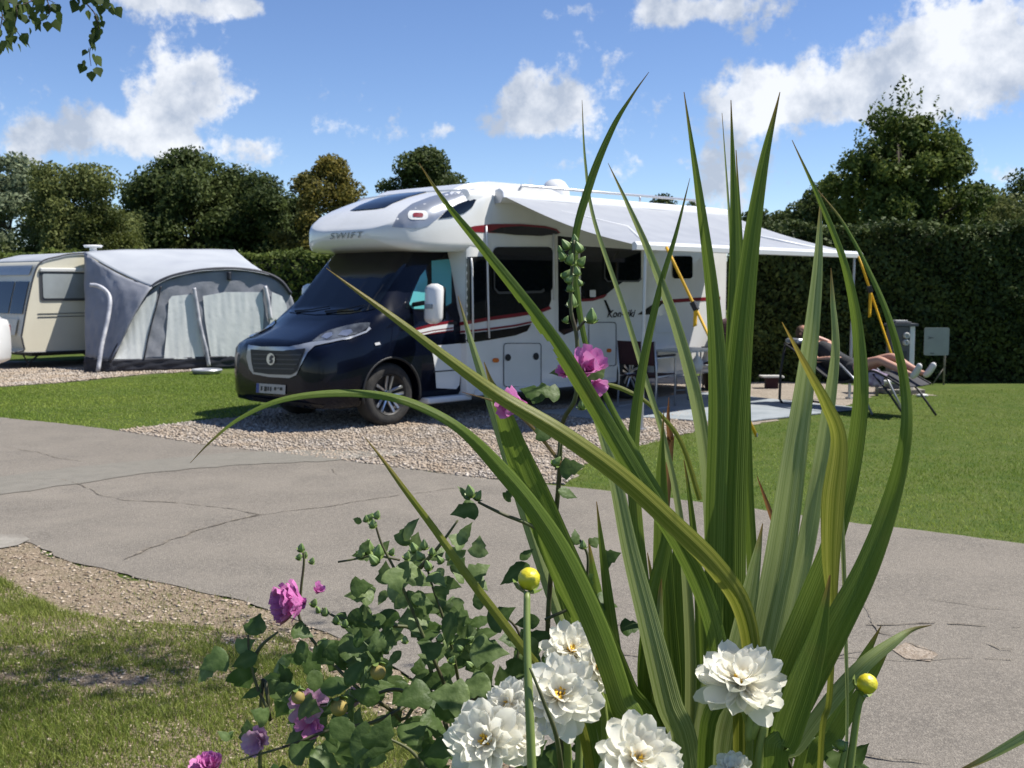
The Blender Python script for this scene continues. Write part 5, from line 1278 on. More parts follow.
for s in (-1, 1):
    for x0, x1, a, b in ((.42, 1.15, .62, .80), (1.22, 2.05, .80, .95), (2.12, 2.75, .95, .75)):
        bm = bmesh.new(); zt_ = 1.36
        y_ = lambda z: s*(.845-(z-.95)*.44+.006)
        bm.faces.new([bm.verts.new((x, y_(z), z)) for x, z in ((x0, .98), (x1, .98), (x1-.04, zt_ if x1 < 2.5 else 1.05), (x0+.12, zt_-.02))]); from_bm('door_window', bm, M['glass'], cr)
    bm = bmesh.new(); box(bm, 1.30, 1.46, s*.89-.012, s*.89+.012, .80, .83, .005); from_bm('door_handle', bm, M['chrome'], cr)
    for x in (.75, 3.3):
        wh = empty('wheel', (x, s*.80, .31), 0, cr); wh.rotation_euler = (R(90*-s), 0, 0)
        bm = bmesh.new(); lathe(bm, [(.2, -.14), (.29, -.13), (.31, -.09), (.31, .03), (.29, .06), (.21, .065)], 36); from_bm('tyre', bm, M['tyre'], wh, smooth=True)
        bm = bmesh.new(); lathe(bm, [(.21, .06), (.18, .03), (.05, .05), (0, .05)], 24); from_bm('rim', bm, M['chrome'], wh, smooth=True)
    bm = bmesh.new(); box(bm, .03, .14, s*.72-.07, s*.72+.07, .72, .90, .02); from_bm('tail_light', bm, M['red'], cr)
bm = bmesh.new(); prism(bm, [(.20, -.55, 1.06), (.20, .55, 1.06), (.47, .52, 1.36), (.47, -.52, 1.36)], (-.012, 0, .006)); from_bm('rear_window', bm, M['glass'], cr)
# ------------------------------------------------------------------ foreground plants
def blade_mat(name, a, b, tip, tr=.42, tipv=.975):
    """strap leaf: u across and v along in UVMap, long veins, browned tip"""
    m = bpy.data.materials.new(name); m.use_nodes = True; nt = m.node_tree; N = nt.nodes; L_ = nt.links
    p = N['Principled BSDF']; p.inputs['Roughness'].default_value = .42; p.inputs['Specular IOR Level'].default_value = .35
    uv = N.new('ShaderNodeUVMap'); uv.uv_map = 'UVMap'; sp_ = N.new('ShaderNodeSeparateXYZ'); L_.new(uv.outputs[0], sp_.inputs[0])
    mp_ = N.new('ShaderNodeMapping'); mp_.inputs['Scale'].default_value = (9, .35, 1); L_.new(uv.outputs[0], mp_.inputs[0])
    oi = N.new('ShaderNodeObjectInfo'); no = N.new('ShaderNodeTexNoise'); no.noise_dimensions = '4D'; no.inputs['Scale'].default_value = 3.2; no.inputs['Detail'].default_value = 5
    L_.new(mp_.outputs[0], no.inputs['Vector']); mt = N.new('ShaderNodeMath'); mt.operation = 'MULTIPLY'; mt.inputs[1].default_value = 20; L_.new(oi.outputs['Random'], mt.inputs[0]); L_.new(mt.outputs[0], no.inputs['W'])
    rp = N.new('ShaderNodeValToRGB'); rp.color_ramp.elements[0].position = .38; rp.color_ramp.elements[1].position = .66
    rp.color_ramp.elements[0].color = (*a, 1); rp.color_ramp.elements[1].color = (*b, 1); L_.new(no.outputs['Fac'], rp.inputs[0])
    # blotches
    n2 = N.new('ShaderNodeTexNoise'); n2.inputs['Scale'].default_value = 22; n2.inputs['Detail'].default_value = 4; tc_ = N.new('ShaderNodeTexCoord'); L_.new(tc_.outputs['Object'], n2.inputs['Vector'])
    r2 = N.new('ShaderNodeValToRGB'); r2.color_ramp.elements[0].position = .62; r2.color_ramp.elements[1].position = .80; L_.new(n2.outputs['Fac'], r2.inputs[0])
    m2 = N.new('ShaderNodeMix'); m2.data_type = 'RGBA'; m2.inputs[7].default_value = (*tip, 1); L_.new(rp.outputs[0], m2.inputs[6])
    r3 = N.new('ShaderNodeMapRange'); r3.inputs[1].default_value = tipv; r3.inputs[2].default_value = 1.; L_.new(sp_.outputs[1], r3.inputs[0])
    mm = N.new('ShaderNodeMath'); mm.operation = 'MULTIPLY_ADD'; mm.inputs[1].default_value = .17; L_.new(r2.outputs[0], mm.inputs[0]); L_.new(r3.outputs[0], mm.inputs[2]); mm.use_clamp = True
    L_.new(mm.outputs[0], m2.inputs[0]); L_.new(m2.outputs[2], p.inputs['Base Color'])
    # fine veins
    w_ = N.new('ShaderNodeTexWave'); w_.wave_type = 'BANDS'; w_.bands_direction = 'X'; w_.inputs['Scale'].default_value = 4.5; w_.inputs['Distortion'].default_value = .4; L_.new(uv.outputs[0], w_.inputs['Vector'])
    bp = N.new('ShaderNodeBump'); bp.inputs['Strength'].default_value = .3; bp.inputs['Distance'].default_value = .001; L_.new(w_.outputs['Fac'], bp.inputs['Height']); L_.new(bp.outputs[0], p.inputs['Normal'])
    t = N.new('ShaderNodeBsdfTranslucent'); L_.new(m2.outputs[2], t.inputs[0]); ms = N.new('ShaderNodeMixShader'); ms.inputs[0].default_value = tr
    L_.new(p.outputs[0], ms.inputs[1]); L_.new(t.outputs[0], ms.inputs[2]); L_.new(ms.outputs[0], N['Material Output'].inputs[0]); return m
M['sword'] = blade_mat('sword_leaf', (.095, .155, .018), (.21, .275, .05), (.30, .17, .05))
M['swordpale'] = blade_mat('pale_sword_leaf', (.22, .28, .08), (.42, .47, .20), (.30, .17, .05))
M['swordyel'] = blade_mat('yellowing_sword_leaf', (.17, .20, .02), (.36, .35, .07), (.34, .22, .05), tipv=.95)
M['sworddry'] = blade_mat('dry_sword_leaf', (.22, .13, .04), (.38, .28, .12), (.25, .10, .04), tipv=.85)
def blade(parent, org, px, m='sword', twist=(0, 0), fold=.16, base=None, n=7, pleat=.018, nu=9, name='leaf', bite=None):
    """px rows: (x, y, depth, apparent width px), root end first -> tip last"""
    rows = []
    for x, y, D, wd in px: p = at(x, y, D); rows.append((p.x, p.y, p.z, wd*.80*D/F))
    if base is not None:
        b = Vector(base); a = Vector(rows[0][:3]); w0 = rows[0][3]
        rows = [(b.x, b.y, b.z, w0*.55), (b.x*.4+a.x*.6+.0, b.y*.4+a.y*.6, b.z*.35+a.z*.65, w0*.85)]+rows
    Q = crom(rows, n); K = len(Q); bm = bmesh.new(); uvl = bm.loops.layers.uv.new('UVMap'); g = []
    dist = np.concatenate([[0], np.cumsum(np.linalg.norm(np.diff(Q[:, :3], axis=0), axis=1))]); dist /= dist[-1]
    for i in range(K):
        p = Vector(Q[i][:3]); t = (Vector(Q[min(i+1, K-1)][:3])-Vector(Q[max(i-1, 0)][:3])).normalized()
        view = Vector((-.12*p.x, -1, .1)).normalized()
        s = t.cross(view).normalized(); nn = s.cross(t).normalized()
        if nn.dot(view) < 0: nn = -nn
        tw = R(twist[0]+(twist[1]-twist[0])*dist[i]); s2 = s*math.cos(tw)+nn*math.sin(tw); n2 = nn*math.cos(tw)-s*math.sin(tw)
        wd = max(Q[i][3], .0004)/max(.35, abs(math.cos(tw)))
        row = []
        for k in range(nu):
            u = -1+2*k/(nu-1)
            row.append(bm.verts.new(p+s2*u*wd*.5-n2*(abs(u)**1.3*fold*wd)+n2*pleat*wd*math.cos(u*8.5)-Vector(org)))
        g.append(row)
    for i, (A, B) in enumerate(zip(g, g[1:])):
        for k in range(nu-1):
            if bite and bite(i/(K-1), k): continue
            f = bm.faces.new((A[k], A[k+1], B[k+1], B[k]))
            for lp, (uu, vv) in zip(f.loops, ((k, i), (k+1, i), (k+1, i+1), (k, i+1))): lp[uvl].uv = (uu/(nu-1), dist[min(vv, K-1)])
    me = bpy.data.meshes.new(name); bm.to_mesh(me); bm.free(); return link(name, me, M[m], parent, True)
SB = Vector((.22, 1.12, 0)); sw = empty('sword_leaf_plant', SB)
tag(sw, 'tall clump of long upright green sword shaped leaves in the foreground', 'plant')
def SL(px, m='sword', tw=(0, 0), bx=None, **k):
    b = (SB.x+(bx if bx is not None else (px[0][0]-700)/1100*.45), SB.y+(px[0][2]-1.1)*.7, .02)
    return blade(sw, SB, px, m, tw, base=b, **k)
# central tall leaves
SL([(742, 768, 1.14, 30), (734, 640, 1.14, 36), (733, 520, 1.14, 40), (738, 400, 1.13, 36), (748, 280, 1.12, 26), (763, 170, 1.11, 14), (780, 92, 1.10, 1)], tw=(4, -12))
SL([(716, 768, 1.10, 20), (714, 640, 1.10, 24), (716, 520, 1.10, 26), (719, 400, 1.10, 26), (713, 300, 1.10, 17), (700, 200, 1.09, 10), (684, 92, 1.08, 1)], tw=(-8, 10))
SL([(728, 768, 1.17, 26), (726, 600, 1.17, 28), (729, 450, 1.17, 24), (734, 330, 1.17, 18), (735, 230, 1.17, 12), (731, 100, 1.16, 1)], tw=(14, -8))
SL([(752, 640, 1.22, 14), (748, 480, 1.22, 12), (744, 330, 1.22, 9), (740, 230, 1.22, 5), (736, 150, 1.22, 1)], tw=(0, 20), m='sword')
SL([(736, 560, 1.24, 8), (738, 400, 1.24, 7), (732, 260, 1.24, 4), (722, 113, 1.24, .6)], tw=(0, 20), m='swordpale')
# right fan, pale backs
SL([(745, 740, 1.12, 34), (762, 650, 1.12, 38), (780, 560, 1.12, 38), (793, 470, 1.11, 32), (803, 400, 1.11, 25), (812, 330, 1.10, 19), (818, 265, 1.10, 12), (821, 195, 1.10, 1)], 'swordpale', (-6, 8), bx=.04)
SL([(772, 700, 1.19, 26), (790, 620, 1.19, 26), (808, 540, 1.18, 24), (820, 470, 1.18, 20), (829, 410, 1.17, 17), (836, 350, 1.16, 11), (833, 300, 1.16, 6), (831, 268, 1.16, .8)], 'swordpale', (10, -6), bx=.05)
SL([(752, 768, 1.08, 30), (775, 690, 1.08, 34), (805, 615, 1.08, 32), (832, 545, 1.07, 26), (850, 480, 1.07, 22), (861, 400, 1.06, 19), (858, 330, 1.06, 14), (845, 265, 1.05, 9), (822, 205, 1.05, 6), (792, 140, 1.05, .8)], tw=(-10, 12), bx=.06)
SL([(770, 768, 1.00, 34), (800, 705, 1.00, 42), (835, 635, 1.00, 42), (868, 570, 1.00, 34), (893, 500, 1.00, 25), (907, 435, .99, 17), (905, 380, .99, 13), (890, 320, .98, 9), (868, 268, .98, 6), (843, 222, .98, 4), (818, 190, .98, .8)], tw=(6, -14), bx=.08)
SL([(776, 790, .97, 30), (786, 740, .97, 40), (802, 690, .97, 40), (818, 640, .97, 26), (826, 600, .97, 10), (830, 575, .97, 2)], tw=(-4, 6), bx=.08)
SL([(820, 768, 1.02, 7), (829, 700, 1.02, 7), (832, 620, 1.02, 9), (830, 560, 1.02, 20), (832, 500, 1.02, 26), (838, 440, 1.02, 18), (826, 405, 1.02, 13), (812, 378, 1.02, 9), (797, 350, 1.02, 5), (782, 322, 1.02, .8)], 'swordyel', (0, 35), bx=.10)
SL([(770, 800, 1.04, 16), (800, 745, 1.04, 20), (833, 700, 1.04, 22), (865, 665, 1.04, 20), (893, 643, 1.05, 14), (912, 630, 1.06, 6), (932, 625, 1.06, .6)], 'swordpale', (-8, 4), bx=.07)
SL([(846, 768, 1.03, 4), (846, 640, 1.03, 5), (842, 520, 1.03, 6), (838, 470, 1.03, 3), (836, 440, 1.03, 1)], 'swordpale', bx=.1)
# left-leaning long leaves
SL([(742, 700, 1.06, 22), (752, 655, 1.05, 24), (742, 605, 1.03, 26), (715, 565, .99, 26), (675, 525, .96, 25), (620, 475, .93, 24), (560, 432, .92, 22), (500, 396, .92, 18), (450, 360, .91, 13), (400, 322, .90, 9), (360, 293, .90, 5), (326, 268, .90, .6)], 'swordyel', (12, -10), bx=.04)
SL([(705, 768, 1.02, 20), (722, 690, 1.02, 22), (712, 620, 1.02, 24), (683, 550, 1.01, 24), (640, 482, 1.0, 23), (600, 415, 1.0, 22), (563, 355, .99, 20), (524, 300, .98, 15), (480, 245, .98, 11), (445, 202, .97, 6), (419, 163, .97, .6)], tw=(-10, 14), bx=.02, bite=lambda v, k: k < 1+1*(math.sin(v*160) > .1) and .62 < v < .74 and math.sin(v*95) > -.2)
SL([(640, 768, .98, 30), (622, 700, .98, 32), (598, 630, .97, 32), (566, 560, .96, 29), (535, 510, .95, 23), (502, 470, .94, 20), (462, 430, .92, 13), (420, 406, .91, 11), (380, 395, .90, 10), (330, 393, .89, 9), (280, 400, .88, 7), (240, 418, .87, 5), (212, 440, .86, 3), (190, 463, .86, .6)], 'sword', (20, -25), bx=-.04)
SL([(655, 768, 1.10, 30), (620, 690, 1.10, 40), (590, 625, 1.09, 44), (560, 560, 1.08, 44), (535, 500, 1.07, 40), (515, 450, 1.06, 30), (500, 405, 1.05, 18), (490, 380, 1.05, 6), (484, 362, 1.05, 1)], 'sword', (24, 14), bx=-.03)
SL([(590, 768, 1.02, 12), (560, 700, 1.02, 13), (510, 632, 1.01, 12), (472, 582, 1.0, 11), (435, 530, 1.0, 9), (405, 490, .99, 7), (383, 460, .99, 4), (364, 436, .99, .6)], 'swordyel', (10, -10), bx=-.05)
SL([(600, 720, 1.16, 12), (560, 620, 1.16, 13), (530, 530, 1.15, 13), (508, 460, 1.14, 12), (490, 400, 1.13, 11), (474, 350, 1.12, 8), (458, 296, 1.12, .8)], 'swordpale', (6, -18), bx=-.06)
SL([(672, 768, 1.12, 32), (650, 690, 1.12, 30), (655, 600, 1.12, 24), (668, 520, 1.12, 12), (640, 460, 1.11, 10), (608, 400, 1.11, 8), (585, 340, 1.1, 7), (575, 250, 1.10, 9), (590, 185, 1.1, 10), (612, 130, 1.1, 7), (632, 96, 1.1, 3), (649, 72, 1.1, .6)], 'sword', (20, -20), bx=-.02)
SL([(690, 768, 1.2, 14), (690, 640, 1.2, 14), (680, 520, 1.2, 9), (664, 440, 1.2, 7), (646, 381, 1.2, 7), (623, 306, 1.2, 6), (594, 220, 1.2, 4.5), (585, 160, 1.2, 3), (582, 100, 1.2, .5)], 'swordpale', (0, 20), bx=-.01)
SL([(700, 768, 1.16, 22), (712, 660, 1.16, 20), (712, 560, 1.16, 18), (708, 480, 1.16, 17), (696, 400, 1.15, 16), (676, 325, 1.15, 13), (650, 255, 1.15, 9), (628, 205, 1.15, 5), (608, 163, 1.15, .5)], 'swordpale', (-6, 16), bx=0)
SL([(668, 768, 1.15, 24), (655, 680, 1.15, 24), (645, 600, 1.15, 20), (637, 520, 1.15, 17), (634, 450, 1.15, 16), (643, 370, 1.15, 12), (660, 290, 1.15, 8), (676, 235, 1.15, 5), (690, 178, 1.15, .5)], 'sword', (10, -24), bx=-.03)
SL([(690, 790, 1.05, 34), (668, 700, 1.05, 34), (648, 620, 1.05, 28), (630, 550, 1.05, 22), (615, 480, 1.05, 16), (600, 430, 1.05, 9), (580, 380, 1.05, 2)], 'swordpale', (-14, 10), bx=-.02)
SL([(665, 790, 1.19, 34), (668, 700, 1.19, 36), (664, 610, 1.19, 30), (662, 540, 1.19, 22), (661, 480, 1.19, 14), (662, 440, 1.19, 5), (664, 410, 1.19, .6)], 'sword', (30, 10), bx=-.03)
SL([(705, 790, 1.21, 24), (704, 700, 1.21, 24), (700, 600, 1.21, 14), (690, 500, 1.21, 6), (684, 460, 1.21, 1)], 'sword', (30, 10), bx=-.03)
SL([(790, 600, 1.3, 6), (783, 550, 1.3, 7), (770, 512, 1.3, 6), (757, 476, 1.3, .6)], 'sworddry', (0, 20), bx=.1)
SL([(668, 480, 1.25, 8), (670, 440, 1.25, 8), (668, 420, 1.25, 5), (669, 397, 1.25, .6)], 'sworddry', (0, 20), bx=-.1)
blade(sw, SB, [(566, 470, 1.07, 5), (530, 425, 1.07, 4), (500, 404, 1.06, 3), (462, 392, 1.06, .6)], 'sworddry')
blade(sw, SB, [(700, 500, 1.22, 7), (680, 440, 1.22, 6), (650, 405, 1.22, 5), (625, 390, 1.22, 6), (605, 384, 1.22, 5), (588, 382, 1.22, .6)], 'swordyel')
# stubs deep in the clump
for k in range(16):
    x = 600+rng.random()*210; lean = (x-700)*.55+rng.normal(0, 22); h = 90+rng.random()*130; D = 1.08+rng.random()*.2; w0 = 20+rng.random()*16
    SL([(x, 790, D, w0), (x+lean*.35, 790-h*.5, D, w0*.9), (x+lean*.8, 790-h, D, w0*.55), (x+lean*1.1, 790-h*1.35, D, 1)], ('sword', 'swordpale', 'sword')[k % 3], (rng.normal(0, 20), rng.normal(0, 20)))
# second plant whose leaf tip enters bottom right
sb2 = Vector((.95, .55, 0)); s2 = empty('sword_leaf_plant', sb2); tag(s2, 'single green leaf blade leaning in at the bottom right corner', 'plant')
blade(s2, sb2, [(1150, 660, 1.0, 16), (1080, 706, 1.0, 18), (1030, 735, 1.0, 16), (990, 757, 1.0, 11), (958, 772, 1.0, 4)], 'swordpale', (0, 10), base=(.95, .55, .02))

# ---------- dahlias
M['petal'] = mat('white_petal', (.90, .88, .78), .55, trans=.45, attr=(.86, .68, .25))
M['dcentre'] = mat('yellow_floret', (.85, .52, .04), .6)
M['stemgreen'] = mat('green_stem', (.16, .22, .05), .5, var=(.22, .26, .07), vscale=30)
M['stembrown'] = mat('dark_stem', (.06, .045, .025), .6, var=(.10, .12, .04), vscale=40)
M['budyellow'] = mat('yellow_bud', (.70, .56, .02), .38, var=(.50, .50, .03), vscale=40, coat=.3, bump=.2, bscale=90)
M['calyx'] = mat('bud_sepal', (.10, .17, .03), .5, var=(.20, .26, .06), vscale=60)
dB = Vector((-.02, .98, 0)); dp = empty('dahlia_plant', dB); tag(dp, 'white dahlia with yellow hearted double flowers and yellow buds at the bottom of the view', 'plant')
def petal_verts(Ln, Wd, cup, nl=9, nw=5):
    out = []
    for i in range(nl):
        t = i/(nl-1); w_ = Wd*1.05*(math.sin(math.pi*min(1, t*.90+.06))**.6)*(.55+.55*t)
        if i == nl-1: w_ = Wd*.20
        for k in range(nw):
            u = -1+2*k/(nw-1); out.append((t*Ln, u*w_*.5, cup*Wd*(u*u)*.9-cup*.35*Ln*math.sin(t*3.1)*.3+.10*Ln*t*t))
    return out
def flower(px, py, D, rpx, nrm, seed, _k=.93, rings=((-16, 10, .96), (2, 12, 1.0), (16, 11, .92), (32, 9, .76), (52, 7, .52))):
    r_ = _k*rpx*D/F; c = at(px, py, D)-dB; q = Vector(nrm).normalized().to_track_quat('Z', 'Y').to_matrix()
    lr = random.Random(seed); V = []; Fc = []; A = []
    for tilt, n, ln in rings:
        for k in range(n):
            a = 2*math.pi*(k+lr.random()*.45)/n; ti = R(tilt+lr.uniform(-11, 11)); Ln = r_*ln*lr.uniform(.85, 1.1); Wd = Ln*.56*lr.uniform(.9, 1.2)
            pv = petal_verts(Ln, Wd, lr.uniform(.08, .32)); m3 = q @ Matrix.Rotation(a, 3, 'Z') @ Matrix.Rotation(-ti, 3, 'Y') @ Matrix.Rotation(lr.uniform(-.25, .25), 3, 'X')
            b = len(V)
            for i, p in enumerate(pv):
                V.append(tuple(c+m3 @ Vector((p[0]+r_*.04, p[1], p[2]))+q @ Vector((0, 0, r_*.10*tilt/60)))); A.append(max(0, .55-(i//5)/8*1.3)*(.6 if tilt < 40 else 1.))
            for i in range(8):
                for k2 in range(4): Fc.append((b+i*5+k2, b+i*5+k2+1, b+(i+1)*5+k2+1, b+(i+1)*5+k2))
    o = np_mesh('flower_head', V, Fc, M['petal'], dp, attr=A, smooth=True)
    bm = bmesh.new()
    for k in range(26):
        a = lr.uniform(0, 6.28); rr = r_*.13*math.sqrt(lr.random()); p = c+q @ Vector((rr*math.cos(a), rr*math.sin(a), 0)); tube(bm, [tuple(p), tuple(p+q @ Vector((rr*.3*math.cos(a), rr*.3*math.sin(a), r_*.26)))], [r_*.025, r_*.03], 5)
    from_bm('flower_centre', bm, M['dcentre'], o)
    bm = bmesh.new(); lathe(bm, [(0, -r_*.14), (r_*.12, -r_*.10), (r_*.2, 0), (r_*.1, r_*.05)], 12, Matrix.Translation(c) @ q.to_4x4()); from_bm('calyx', bm, M['calyx'], o, smooth=True)
    return c-(q @ Vector((0, 0, r_*.12)))
def stem(parent, org, pts, r, m, name='stem', n=6):
    q = crom([tuple(p) for p in pts], n); bm = bmesh.new()
    rr = list(np.linspace(r[0], r[1], len(q))) if isinstance(r, tuple) else r
    tube(bm, [tuple(Vector(p)-Vector(org)) for p in q], rr, 8); return from_bm(name, bm, M[m], parent, smooth=True)
heads = [(571, 652, 1.03, 33, (.15, -.55, .8), 1), (597, 668, 1.00, 27, (.45, -.7, .5), 7), (559, 697, .96, 46, (.1, -.72, .7), 2), (508, 706, .95, 29, (-.45, -.7, .6), 3), (487, 742, .92, 47, (-.25, -.75, .65), 4), (637, 760, .93, 50, (.1, -.7, .72), 5), (741, 684, .98, 50, (.02, -.42, .9), 6), (733, 773, .96, 24, (-.2, -.5, .8), 8), (515, 735, .93, 32, (.2, -.7, .65), 9)]
for h in heads:
    c = flower(*h)+dB
    stem(dp, dB, [c, c+Vector((.01, .02, -.12)), (dB+Vector(((c.x-dB.x)*.7, (c.y-dB.y)*.6, c.z*.5))), dB+Vector(((c.x-dB.x)*.3, .0, .02))], (.0028, .006), 'stemgreen')
def bud(parent, org, px, py, D, rpx, m='budyellow', up=(0, 0, 1), name='flower_bud', tall=1.0):
    r_ = rpx*D/F*(.72 if m == 'mbud' else 1); c = at(px, py, D)-Vector(org); q = Vector(up).normalized().to_track_quat('Z', 'Y').to_matrix().to_4x4(); Mx = Matrix.Translation(c) @ q
    bm = bmesh.new(); n0 = 20; rings = []
    prof__ = [(0, -1), (.55, -.85), (.9, -.45), (1.0, .0), (.9, .5), (.6, .85), (.25, 1.0), (0, .98)]
    lathe(bm, [(a*r_, b*r_*tall) for a, b in (prof__ if m != 'mbud' else [(0, -1), (.5, -.85), (.85, -.4), (.9, 0), (.7, .5), (.42, .95), (.2, 1.35), (0, 1.5)])], n0, Mx)
    if m == 'mbud':
        ct = Vector(c)
        for i_, v_ in enumerate(bm.verts):
            k_ = 1+.16*math.cos(5*2*math.pi*(i_ % n0)/n0); ax = q.to_3x3() @ Vector((0, 0, 1)); dd = v_.co-ct; h_ = ax*dd.dot(ax); v_.co = ct+h_+(dd-h_)*k_
    o = from_bm(name, bm, M[m], parent, smooth=True)
    bm = bmesh.new()
    for k in range(6):
        a = 2*math.pi*k/6; g = []
        for t, rr, w_, z in ((0, .15, .3, -1.12), (.4, .85, .42, -1.0), (.7, 1.2, .34, -.72), (1, 1.45, .04, -.45)):
            g.append([bm.verts.new(Mx @ Vector((r_*(rr*math.cos(a)-s*w_*math.sin(a)), r_*(rr*math.sin(a)+s*w_*math.cos(a)), r_*z))) for s in (-1, 0, 1)])
        for A, B in zip(g, g[1:]):
            for j in (0, 1): bm.faces.new((A[j], A[j+1], B[j+1], B[j]))
    from_bm('sepals', bm, M['calyx'], o, smooth=True); return c+Vector(org)
c = bud(dp, dB, 529, 579, .93, 11.5, up=(.2, -.2, 1)); stem(dp, dB, [at(527, 592, .92), at(527, 640, .90), at(529, 700, .88), at(532, 775, .87), at(535, 860, .87), at(536, 1000, .89), dB+Vector((.01, 0, .02))], (.0028, .005), 'stemgreen')
c = bud(dp, dB, 867, 684, 1.0, 10.5, up=(.6, -.2, .6)); stem(dp, dB, [at(862, 693, 1.0), at(857, 715, 1.0), at(850, 768, 1.0), at(842, 840, 1.0), at(825, 1000, 1.0), dB+Vector((.06, 0, .02))], (.003, .005), 'stemgreen')
bud(dp, dB, 840, 745, 1.0, 5.5, m='calyx', up=(.2, 0, 1)); stem(dp, dB, [at(840, 751, 1.0), at(838, 780, 1.0), (.22, .99, .7), dB+Vector((.05, 0, .02))], (.0022, .004), 'stemgreen')
stem(dp, dB, [at(530, 668, .88), at(543, 700, .88), at(556, 735, .89), at(562, 775, .93)], (.0010, .0025), 'stembrown')
stem(dp, dB, [at(752, 712, .98), at(749, 740, .98), at(757, 775, .98), (.12, .98, .4), dB+Vector((.02, 0, .02))], (.0035, .006), 'stemgreen')

# ---------- mallow shrubs
def mleaf(c, d, n_, s, V, Fc, A, lobes=3, v=.5, curl=.2):
    """soft lobed mallow leaf with a folded midrib and toothed edge"""
    d = Vector(d).normalized(); n_ = Vector(n_); sd = d.cross(n_).normalized(); n_ = sd.cross(d).normalized()
    out3 = [(0, 0), (.02, .16), (.10, .34), (.28, .50), (.40, .40), (.50, .30), (.62, .34), (.72, .24), (.86, .12), (1.05, 0)]
    out1 = [(0, 0), (.06, .12), (.18, .24), (.34, .31), (.42, .27), (.56, .28), (.66, .21), (.80, .15), (.90, .07), (1.06, 0)]
    o = out3 if lobes == 3 else out1; K = len(o); b = len(V)
    for i, (x, y) in enumerate(o):       # midrib row
        V.append(tuple(c+d*x*s-n_*curl*s*x*x)); A.append(min(1, v+.22))
    for sg_ in (1, -1):
        for (fr, rs) in ((.5, .06), (1., .10)):
            for x, y in o:
                V.append(tuple(c+d*x*s+sd*sg_*y*fr*s+n_*(rs*y*2*s*(1 if fr < 1 else .9)-curl*s*x*x-(.16*s*y if fr == 1 else 0)))); A.append(v)
    for q in (0, 1):
        r1, r2 = b+K+2*K*q, b+2*K+2*K*q
        for i in range(K-1):
            if q == 0: Fc += [(b+i, b+i+1, r1+i+1, r1+i), (r1+i, r1+i+1, r2+i+1, r2+i)]
            else: Fc += [(b+i+1, b+i, r1+i, r1+i+1), (r1+i+1, r1+i, r2+i, r2+i+1)]
M['mallow'] = mat('mallow_leaf', (.045, .095, .014), .5, attr=(.25, .33, .12), trans=.40, spec=.35, var=(.06, .105, .022), vscale=60, bump=.12, bscale=160)
M['pink'] = mat('pink_petal', (.62, .13, .42), .5, attr=(.72, .30, .58), trans=.35, bump=.3, bscale=90)
M['palepink'] = mat('pale_pink_petal', (.60, .30, .48), .5, attr=(.66, .42, .56), trans=.35, bump=.3, bscale=90)
M['mbud'] = mat('mallow_bud', (.14, .22, .06), .55, var=(.22, .30, .11), vscale=60)
M['drybud'] = mat('dry_seed_head', (.38, .27, .06), .7, var=(.25, .2, .06), vscale=50)
mB = Vector((-.28, 1.10, 0)); ml = empty('mallow_shrub', mB); tag(ml, 'leafy mallow bush with pink flowers at the lower left', 'plant')
mB2 = Vector((-.06, 1.16, 0)); mt_ = empty('mallow_shrub', mB2); tag(mt_, 'tall dark stem of mallow with green buds and pink blooms amid the sword leaves', 'plant')
def leaves(parent, org, spec, lobes=3):
    V = []; Fc = []; A = []
    for (x, y, D, s, ang, v) in spec:
        c = at(x, y, D)-Vector(org); a = R(ang); d = Vector((math.cos(a), rng.normal(0, .3)-.15, math.sin(a))); n_ = Vector((rng.normal(0, .35), -.75, .65+rng.normal(0, .25)))
        mleaf(c, d, n_, s*.88*D/F, V, Fc, A, lobes if rng.random() < .55 else 1, v, rng.uniform(.05, .35))
    return np_mesh('leaves', V, Fc, M['mallow'], parent, attr=A, smooth=True)
def S2(parent, org, pts, r0, r1, m='stembrown'):
    return stem(parent, org, [at(*p) if len(p) == 3 and p[0] > 5 else Vector(p) for p in pts], (r0, r1), m)
